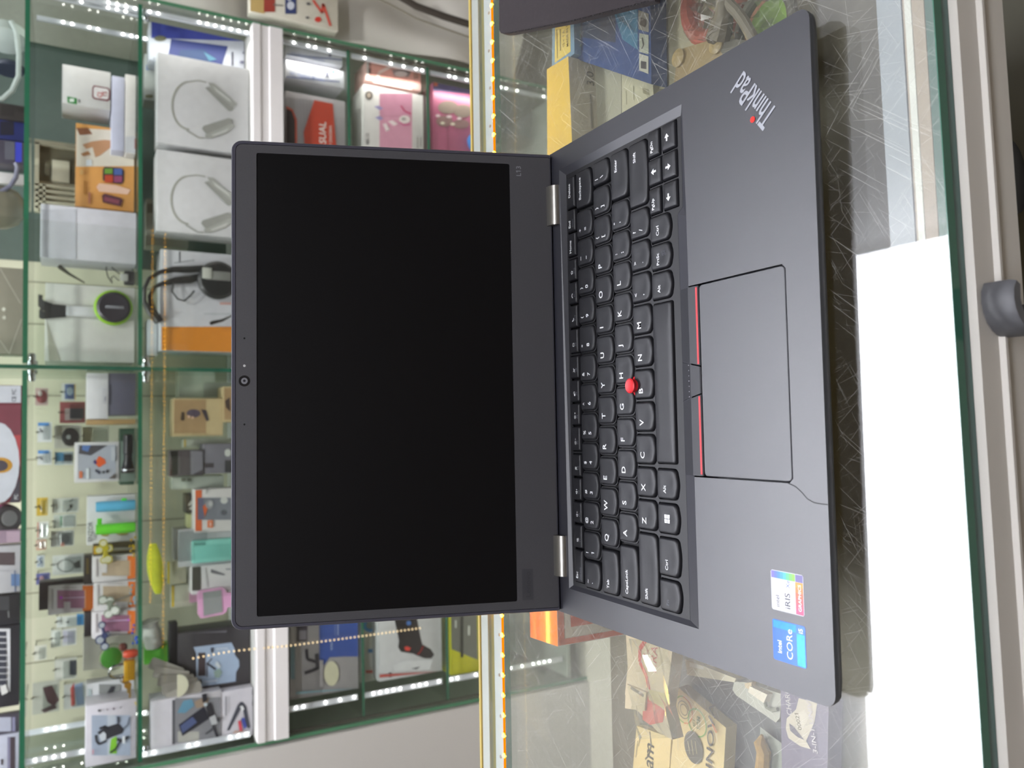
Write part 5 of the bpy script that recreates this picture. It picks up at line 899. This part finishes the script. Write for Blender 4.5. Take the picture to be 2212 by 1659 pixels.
# tall yellow topped box
b = B(); zt = -36; tp = [(150, 246), (245, 249.5), (247.5, 280), (150, 283)]
b.loft([[(x, y, FL) for x, y in tp], [(x, y, zt) for x, y in tp]], M('#bdb7a4', .4), False, True, capm=M('#e0c052', .45))
def fy(a, c): return (a, 246+(a-150)*.0368-.4, c)
b.T = lambda a, c, d: Vector((a, 246+(a-150)*.0368-.6, c)); b.text('3.0', 226, zt-22, 0, 7, M('#5a5a54', .5)); b.ribbon([(192, zt-18.5), (219, zt-18.5)], 1.4, 0, M('#8a887c', .5)); b.T = ID
b.face([fy(u, v) for u, v in disc(181, zt-20, 4.5)], M('#c08a78', .5)); b.face([fy(u, v) for u, v in disc(181, zt-20, 3.6)], M('#bdb7a4', .5))
mk('charger_box', b, None, 'tall pale box with a yellow top near the orange strip', 'box', smooth=0)
# adapter with yellow label
z = -40; tp = [(247, 247), (292, 247), (296, 276.5), (247, 279)]
ubox('adapter_box', 'blue box with a yellow made in china label', 'box', tp, z, 60, '#6f9cc0', [('p', [(250.5, 252), (290, 251.5), (294, 272), (251, 274.5)], '#e6d272'), ('l', [(253, 270.4), (276, 270.4)], 1.1, '#77703e'), ('l', [(257, 265.6), (274, 265.6)], 1.1, '#77703e'), ('t', '12 V  1 A', 258, 259.8, 2.4, '#55502e'), ('t', 'MADE IN CHINA', 256, 254.4, 2.6, '#55502e')])
# blue picture box
z = -46
fp = px([(1246, 128), (1407, 182), (1404, -40), (1244, -40)], z)
ubox('stand_box', 'dark blue box with pale pictures on its edge beside the black sleeve', 'box', fp, z, 13.5, '#2a4a84', [('p', px([(1255, 80), (1330, 92), (1330, 20), (1255, 20)], z), '#2e3f5c'), ('p', px([(1325, 22), (1378, 20), (1378, 108), (1345, 85)], z), '#3a7aa0'), ('p', px([(1380, 22), (1402, 30), (1402, 70), (1380, 64)], z), '#8a8a84'), ('p', px([(1382, 72), (1402, 76), (1402, 118), (1382, 112)], z), '#a3aca0'), ('p', px([(1382, 116), (1402, 122), (1402, 160), (1382, 152)], z), '#b9bdb4'), ('p', px([(1386, 132), (1398, 134), (1398, 150), (1386, 148)], z), '#40424a'), ('l', px([(1389, 82), (1392, 98), (1388, 106)], z), 1.2, '#3e4446'), ('p', px([(1386, 38), (1398, 44), (1396, 60), (1384, 54)], z), '#4a4440'), ('t', 'POWER', *px([(1259, 98)], z)[0], 6.4, '#6a8a7c', .15)] + [('l', px([(1334+i*10, 30+i*8), (1344+i*10, 48+i*8)], z), .8, '#24567c') for i in range(4)])
z = -60
ubox('white_box', 'large pale grey box under the blue one', 'box', px([(1268, 100), (1342, 135), (1342, 330), (1262, 330)], z), z, 45, '#a3a494', [])
ubox('white_box', 'pale leaflet with small print beside the blue box', 'leaflet', px([(1343, 158), (1410, 180), (1420, 330), (1344, 330)], -57), -57, 30, '#b9b8a0', [('l', px([(1353, 196), (1354, 226)], -57), .7, '#77775f'), ('l', px([(1369, 186), (1370, 216)], -57), .7, '#77775f'), ('p', px([(1388, 190), (1402, 194), (1404, 206), (1390, 202)], -57), '#8c8a70')])
ubox('carton', 'large plain beige carton beside the brown adapter', 'box', px([(1406, -40), (1500, -40), (1510, 200), (1408, 190)], -62), -62, 45, '#b2af94', [])
# brown adapter with screw caps and its grey lead
z = -38; ad = thing('adapter', 'brown adapter plate with two round studs and a grey lead', 'adapter', tuple(G(1500, 120, z-12)[:]))
pl_ = px([(1462, 118), (1470, 106), (1556, 80), (1566, 84), (1640, 92), (1600, 200), (1455, 180)], z)
b = B(); b.loft([[(x, y, z-14) for x, y in pl_], [(x, y, z-.8) for x, y in pl_], [(x*.99+.01*pl_[3][0], y*.99+.01*pl_[3][1], z) for x, y in pl_]], M('#8d7c56', .5, 0, .1, 60)); mk('plate', b, ad)
b = B(); q = px([(1562, 82), (1640, 90), (1600, 180), (1556, 110)], z+.4); b.face([(x, y, z+.4) for x, y in q], M('#5a5a52', .5)); mk('dark_patch', b, ad, smooth=0)
for x, y in ((1468, 126), (1550, 97)):
    v = G(x, y, z); b = B(); b.lathe([(5.5, 0), (5.5, 1.6), (4.6, 2.2)], v, (0, 0, 1), M('#97875f', .4), 18); mk('stud', b, ad)
b = B(); b.tube([G(1552, 80, -34), G(1556, 66, -33), G(1560, 48, -32), G(1563, 34, -31), G(1562, 10, -30), G(1560, -20, -30)], 4, M('#6d685a', .5), 10, [7.2, 6.6, 6.0, 5.2, 4, 4]); 
for i in range(5):
    v = G(1553+i*2, 76-i*9, -33.5); b.lathe([(7.2-i*.35, -1.2), (7.8-i*.35, 0), (7.2-i*.35, 1.2)], v, (.75, .1, 0), M('#625d50', .5), 12)
mk('strain_relief', b, ad)
b = B(); b.tube([G(x, y, -31) for x, y in ((1560, -8), (1572, 6), (1592, 26), (1608, 48), (1620, 70), (1632, 96))], 3.2, M('#7b776c', .35), 10); mk('lead', b, ad)
bgp = GL('thin_bag', '#f2f4ee', .08, 1.8, 0, .05, '#d8dcd8')
cbg = thing('cable_bag', 'clear bag with a coiled red cable beside the brown adapter', 'bag', tuple(G(1590, 30, -50)[:]))
b = B(); rnd = random.Random(11); pts = []
gx, gy = 9, 9; vv = []
for i in range(gx+1):
    r_ = []
    for j in range(gy+1):
        v = G(1496+i*(200/gx), -40+j*(132/gy)-(max(0, i-5)*3), -48); v.z = -48+rnd.uniform(-5, 8); v.x += rnd.uniform(-1.5, 1.5); r_.append(b.v(v))
    vv.append(r_)
for i in range(gx):
    for j in range(gy): b.f((vv[i][j], vv[i+1][j], vv[i+1][j+1], vv[i][j+1]), bgp)
mk('film', b, cbg, smooth=0)
b = B(); c = G(1545, -12, -58); b.tube([c+Vector((26*math.cos(i*math.pi/12), 24*math.sin(i*math.pi/12), 0)) for i in range(25)], 5.5, M('#b05a4a', .4), 10); mk('red_coil', b, cbg)
b = B(); c = G(1600, 0, -60); b.prism([(c.x+u, c.y+v) for u, v in disc(0, 0, 22, 16)], -70, -64, M('#c08a72', .5)); mk('paper_insert', b, cbg)
rg = thing('green_ring', 'green disc with a grey rim partly under the laptop corner', 'ring', tuple(G(1640, 60, -60)[:]))
b = B(); c = G(1652, 66, -52); b.tube([c+Vector((22*math.cos(i*math.pi/14), 20*math.sin(i*math.pi/14), 0)) for i in range(29)], 3.2, M('#6a6a64', .4), 10); mk('rim', b, rg)
b = B(); b.prism([(c.x+u, c.y+v) for u, v in disc(0, 0, 19, 17)], -62, -56, M('#8fb45a', .4)); mk('disc', b, rg)
# left front: pouch, cards, boxes
po = thing('printed_pouch', 'clear pouch with a red swoosh and pink lettering', 'pouch', tuple(G(1400, 1440, -70)[:]))
z = -66; q = px([(1352, 1372), (1385, 1376), (1452, 1408), (1446, 1462), (1436, 1530), (1452, 1598), (1420, 1580), (1372, 1530), (1350, 1500), (1356, 1440)], z)
b = B(); b.loft([[(x, y, z-10) for x, y in q], [(x, y, z) for x, y in q]], M('#cfc2ab', .35, 0, .06, 30)); mk('sachet', b, po, smooth=0)
b = B(); z2 = z+.3
b.ribbon(px([(1394, 1384), (1382, 1402), (1382, 1430), (1396, 1460), (1402, 1490), (1396, 1530)], z2), 3.4, z2, M('#cc4440', .4)); b.face([(x, y, z2+.05) for x, y in px([(1390, 1508), (1404, 1504), (1436, 1536), (1432, 1560), (1404, 1566), (1388, 1554)], z2)], M('#d05a4c', .35))
b.face([(x, y, z2+.1) for x, y in px([(1398, 1488), (1446, 1500), (1448, 1520), (1432, 1530), (1402, 1512)], z2)], M('#c9bd90', .3))
v = px([(1412, 1446)], z2)[0]; b.text('TIRAL', v[0]-4, v[1]-2, z2+.1, 7, M('#c06a68', .5), -.15); v = px([(1398, 1420)], z2)[0]; b.text('7', v[0], v[1], z2+.1, 4, M('#b85a58', .5)); mk('print', b, po, smooth=0)
b = B(); rnd = random.Random(21); vv = []
for i in range(8):
    r_ = []
    for j in range(7):
        v = G(1350+i*14+j*2, 1380+j*36, -58); v.z = -60+rnd.uniform(-3, 7); r_.append(b.v(v))
    vv.append(r_)
for i in range(7):
    for j in range(6): b.f((vv[i][j], vv[i+1][j], vv[i+1][j+1], vv[i][j+1]), bgp)
mk('film', b, po, smooth=0)
ubox('sim_card', 'cream sachet with a dark slot beside the red swoosh pouch', 'package', px([(1352, 1478), (1396, 1496), (1392, 1536), (1350, 1530)], -64), -64, 8, '#cbbfa6', [('p', px([(1364, 1482), (1392, 1500), (1390, 1506), (1362, 1488)], -64), '#6f6a5a')])
z = -101
ubox('gift_card', 'cream card with black brush lettering at the lower edge of the photo', 'card', px([(1375, 1568), (1450, 1594), (1442, 1720), (1362, 1720)], z), z, 6, '#d4c28e', [('l', px([(1404, 1580), (1407, 1610), (1402, 1632), (1394, 1640)], z), 1.3, '#3a382c'), ('t', 'am', *px([(1411, 1664)], z)[0], 12, '#33322a', -.1), ('l', px([(1378, 1600), (1374, 1636)], z), .6, '#8a8668'), ('l', px([(1384, 1590), (1380, 1612)], z), .6, '#8a8668')])
z = -98
inv = px([(1464, 1484), (1568, 1572), (1560, 1720), (1442, 1720)], z)
def circ(cx, cy, r, zz, k=1.0): v = G(cx, cy, zz); return [(v.x+r*math.cos(i*math.pi/12), v.y+r*k*math.sin(i*math.pi/12)) for i in range(25)]
ubox('cable_box', 'cream box with round emblems and bold black lettering', 'box', inv, z, 10, '#d2c08c', [('l', circ(1477, 1533, 9.2, z)[:13], 1.0, '#7aa048'), ('l', circ(1477, 1533, 9.2, z)[12:], 1.0, '#c87a3c'), ('l', circ(1477, 1533, 6, z), .6, '#6a664c'), ('l', circ(1478, 1533, 3.8, z), .6, '#6a664c'), ('l', circ(1507, 1561, 9.2, z), .9, '#6aa04a'), ('t', '1.2M', *px([(1513, 1578)], z)[0], 3.6, '#6a7a4a', -.1), ('t', '4FT', *px([(1503, 1572)], z)[0], 2.8, '#6a7a4a', -.1), ('l', px([(1507, 1548), (1510, 1574)], z), .5, '#6a7a4a'), ('p', [(G(1500, 1614, z).x+u, G(1500, 1614, z).y+v) for u, v in disc(0, 0, 11, 9.6)], '#4a4a42'), ('l', px([(1496, 1598), (1500, 1630)], z), .5, '#b4ac88'), ('l', px([(1504, 1600), (1508, 1628)], z), .5, '#b4ac88'), ('l', px([(1489, 1600), (1493, 1628)], z), .5, '#b4ac88'), ('t', 'INOVA', *px([(1541, 1662)], z)[0], 6.5, '#3a3832', -.12, 46), ('l', px([(1542, 1563), (1551, 1582)], z), 1.6, '#c87a34'), ('l', px([(1467, 1566), (1468, 1620)], z), .6, '#b8ac88')], sidecol='#b8ac80')
ubox('lens_cloth', 'dark grey tray liner under the cream boxes near the front', 'liner', px([(1440, 1380), (1790, 1540), (1800, 1760), (1420, 1760)], FL+2), FL+2, 1.5, '#4c5054', [])
z = -98
ubox('cable_sleeve', 'narrow white cable pack lying beside the dark liner', 'package', px([(1480, 1424), (1590, 1466), (1586, 1474), (1484, 1458)], z), z, 12, '#c9c4ad', [('p', px([(1490, 1430), (1520, 1440), (1520, 1446), (1490, 1440)], z), '#dcdcd4')])
wc = thing('charger_card', 'white moulded charger pack with a bright plug', 'package', tuple(G(1620, 1515, -100)[:])); z = -99
q = px([(1586, 1472), (1612, 1474), (1690, 1500), (1684, 1552), (1676, 1561), (1590, 1502), (1582, 1490)], z)
b = B(); b.loft([[(x, y, z-10) for x, y in q], [(x, y, z) for x, y in q]], M('#b4b7ae', .4)); mk('tray', b, wc, smooth=0)
b = B(); q = px([(1622, 1482), (1660, 1500), (1652, 1518), (1618, 1494)], z+4); b.loft([[(x, y, z) for x, y in q], [(x, y, z+5) for x, y in q]], M('#e4e0d2', .2)); mk('plug', b, wc, smooth=0)
b = B(); b.tube([G(1652, 1514, z+3), G(1656, 1528, z+2), G(1668, 1534, z+2), G(1680, 1532, z+2)], 1.3, M('#8f9488', .4), 8); mk('cord', b, wc)
b = B(); q = px([(1608, 1476), (1624, 1474), (1622, 1490), (1610, 1486)], z+4); b.loft([[(x, y, z) for x, y in q], [(x, y, z+4) for x, y in q]], M('#c9b896', .3)); mk('connector', b, wc, smooth=0)
z = -96
ubox('charger_box', 'purple box lettered 3-in-1 universal under the laptop corner', 'box', px([(1686, 1490), (1790, 1520), (1786, 1720), (1690, 1720)], z), z, 12, '#76708a', [('t', 'CHARGER', *px([(1711, 1546)], z)[0], 4.0, '#c4c0c8', .1, 21), ('p', px([(1726, 1508), (1766, 1518), (1760, 1560), (1742, 1600), (1716, 1590), (1698, 1574), (1700, 1552), (1720, 1532)], z), '#cfc9bb'), ('p', px([(1712, 1574), (1742, 1600), (1752, 1618), (1730, 1612), (1704, 1594), (1698, 1574)], z), '#cfc9bb'), ('p', px([(1706, 1562), (1716, 1570), (1738, 1598), (1724, 1592), (1708, 1578)], z), '#6a6678'), ('p', px([(1722, 1544), (1738, 1532), (1750, 1548), (1734, 1578), (1722, 1570)], z), '#d9d4c8'), ('t', '00021', *px([(1734, 1577)], z)[0], 3.0, '#77725f', .25), ('t', '3-IN-1 UNIVERSAL', *px([(1768, 1628)], z)[0], 3.4, '#d0ccd6', .12, 44)])
rp = thing('clear_pouch', 'clear pouch with a tan twisted cord near the lower edge', 'pouch', tuple(G(1660, 1620, -106)[:]))
b = B(); q = px([(1642, 1570), (1720, 1630), (1716, 1720), (1640, 1720)], -106); b.face([(x, y, -106) for x, y in q], M('#8f978f', .3)); mk('sheet', b, rp, smooth=0)
b = B(); b.tube([G(x, y, -101) for x, y in ((1646, 1588), (1642, 1604), (1650, 1626), (1648, 1650), (1644, 1680), (1644, 1710))], 4, M('#b08f52', .7, 0, .2, 200, .5), 8, [1, 4, 4.6, 4.6, 4.6, 4.6]); mk('cord', b, rp)
# black sleeve on the counter
sl_ = px([(1077, 66), (1080, 71), (1088, 74), (1100, 73), (1240, 46), (1330, 23), (1412, 2), (1412, -120), (1075, -120)], -7)
st_ = thing('laptop_sleeve', 'black padded fabric sleeve with a stitched edge on the counter glass', 'sleeve', tuple(G(1240, 0, ZT)[:]))
FB = M('#2c2528', .85, 0, .12, 300, .5)
cx = sum(p[0] for p in sl_)/len(sl_); cy = sum(p[1] for p in sl_)/len(sl_)
sc_ = lambda k: [(cx+(x-cx)*k, cy+(y-cy)*k) for x, y in sl_]
b = B(); b.loft([[(x, y, ZT+.1) for x, y in sc_(.995)], [(x, y, ZT+2) for x, y in sl_], [(x, y, ZT+4.5) for x, y in sl_], [(x, y, ZT+5.5) for x, y in sc_(.985)], [(x, y, ZT+5.2) for x, y in sc_(.965)], [(x, y, ZT+6.2) for x, y in sc_(.94)]], FB); mk('padding', b, st_, smooth=60)
b = B(); ed = sc_(.968)
for a, c in zip(ed[3:6], ed[4:7]):
    n = max(1, int(math.hypot(c[0]-a[0], c[1]-a[1])/3.2))
    for i in range(n):
        f0_, f1_ = (i+.15)/n, (i+.7)/n; b.ribbon([(a[0]+(c[0]-a[0])*f0_, a[1]+(c[1]-a[1])*f0_), (a[0]+(c[0]-a[0])*f1_, a[1]+(c[1]-a[1])*f1_)], .5, ZT+5.9, M('#141214', .8))
mk('stitching', b, st_, smooth=0)
# inside the drawer front below the white frame (only a sliver shows)
wl = thing('round_black_ring', 'black wheel shaped ring showing below the white counter frame', 'speaker', (80, -30, FL)); b = B(); b.lathe([(8, -5), (17, -4), (18, 0), (17, 4), (8, 5)], (80, -31, -92.5), (0, 1, .2), M('#1e1e22', .5), 26); mk('ring_body', b, wl)  # wheel-like black ring; the speaker category is only a stand-in
for i, (x0, x1, c_, lab) in enumerate(((-12, 4, '#cfc6a8', 'cream box nearest the dark pull handle, below the counter frame'), (-28, -13, '#d8d6cc', 'white box in the middle of the three below the counter frame'), (-48, -29, '#c9b98a', 'tan box furthest from the pull handle, below the counter frame'))):
    ubox('small_box', lab, 'box', quad(x0, x1, -38, -24), -62-i, 49-i, c_, [('l', [(x0+3, -31), (x1-3, -31)], 1, '#77705c')], 'boxes below the counter frame')
ubox('lower_panel', 'grey lower counter panel under the white frame', 'panel', quad(-880, 880, -52, -44), -122, 760, '#8a8880')
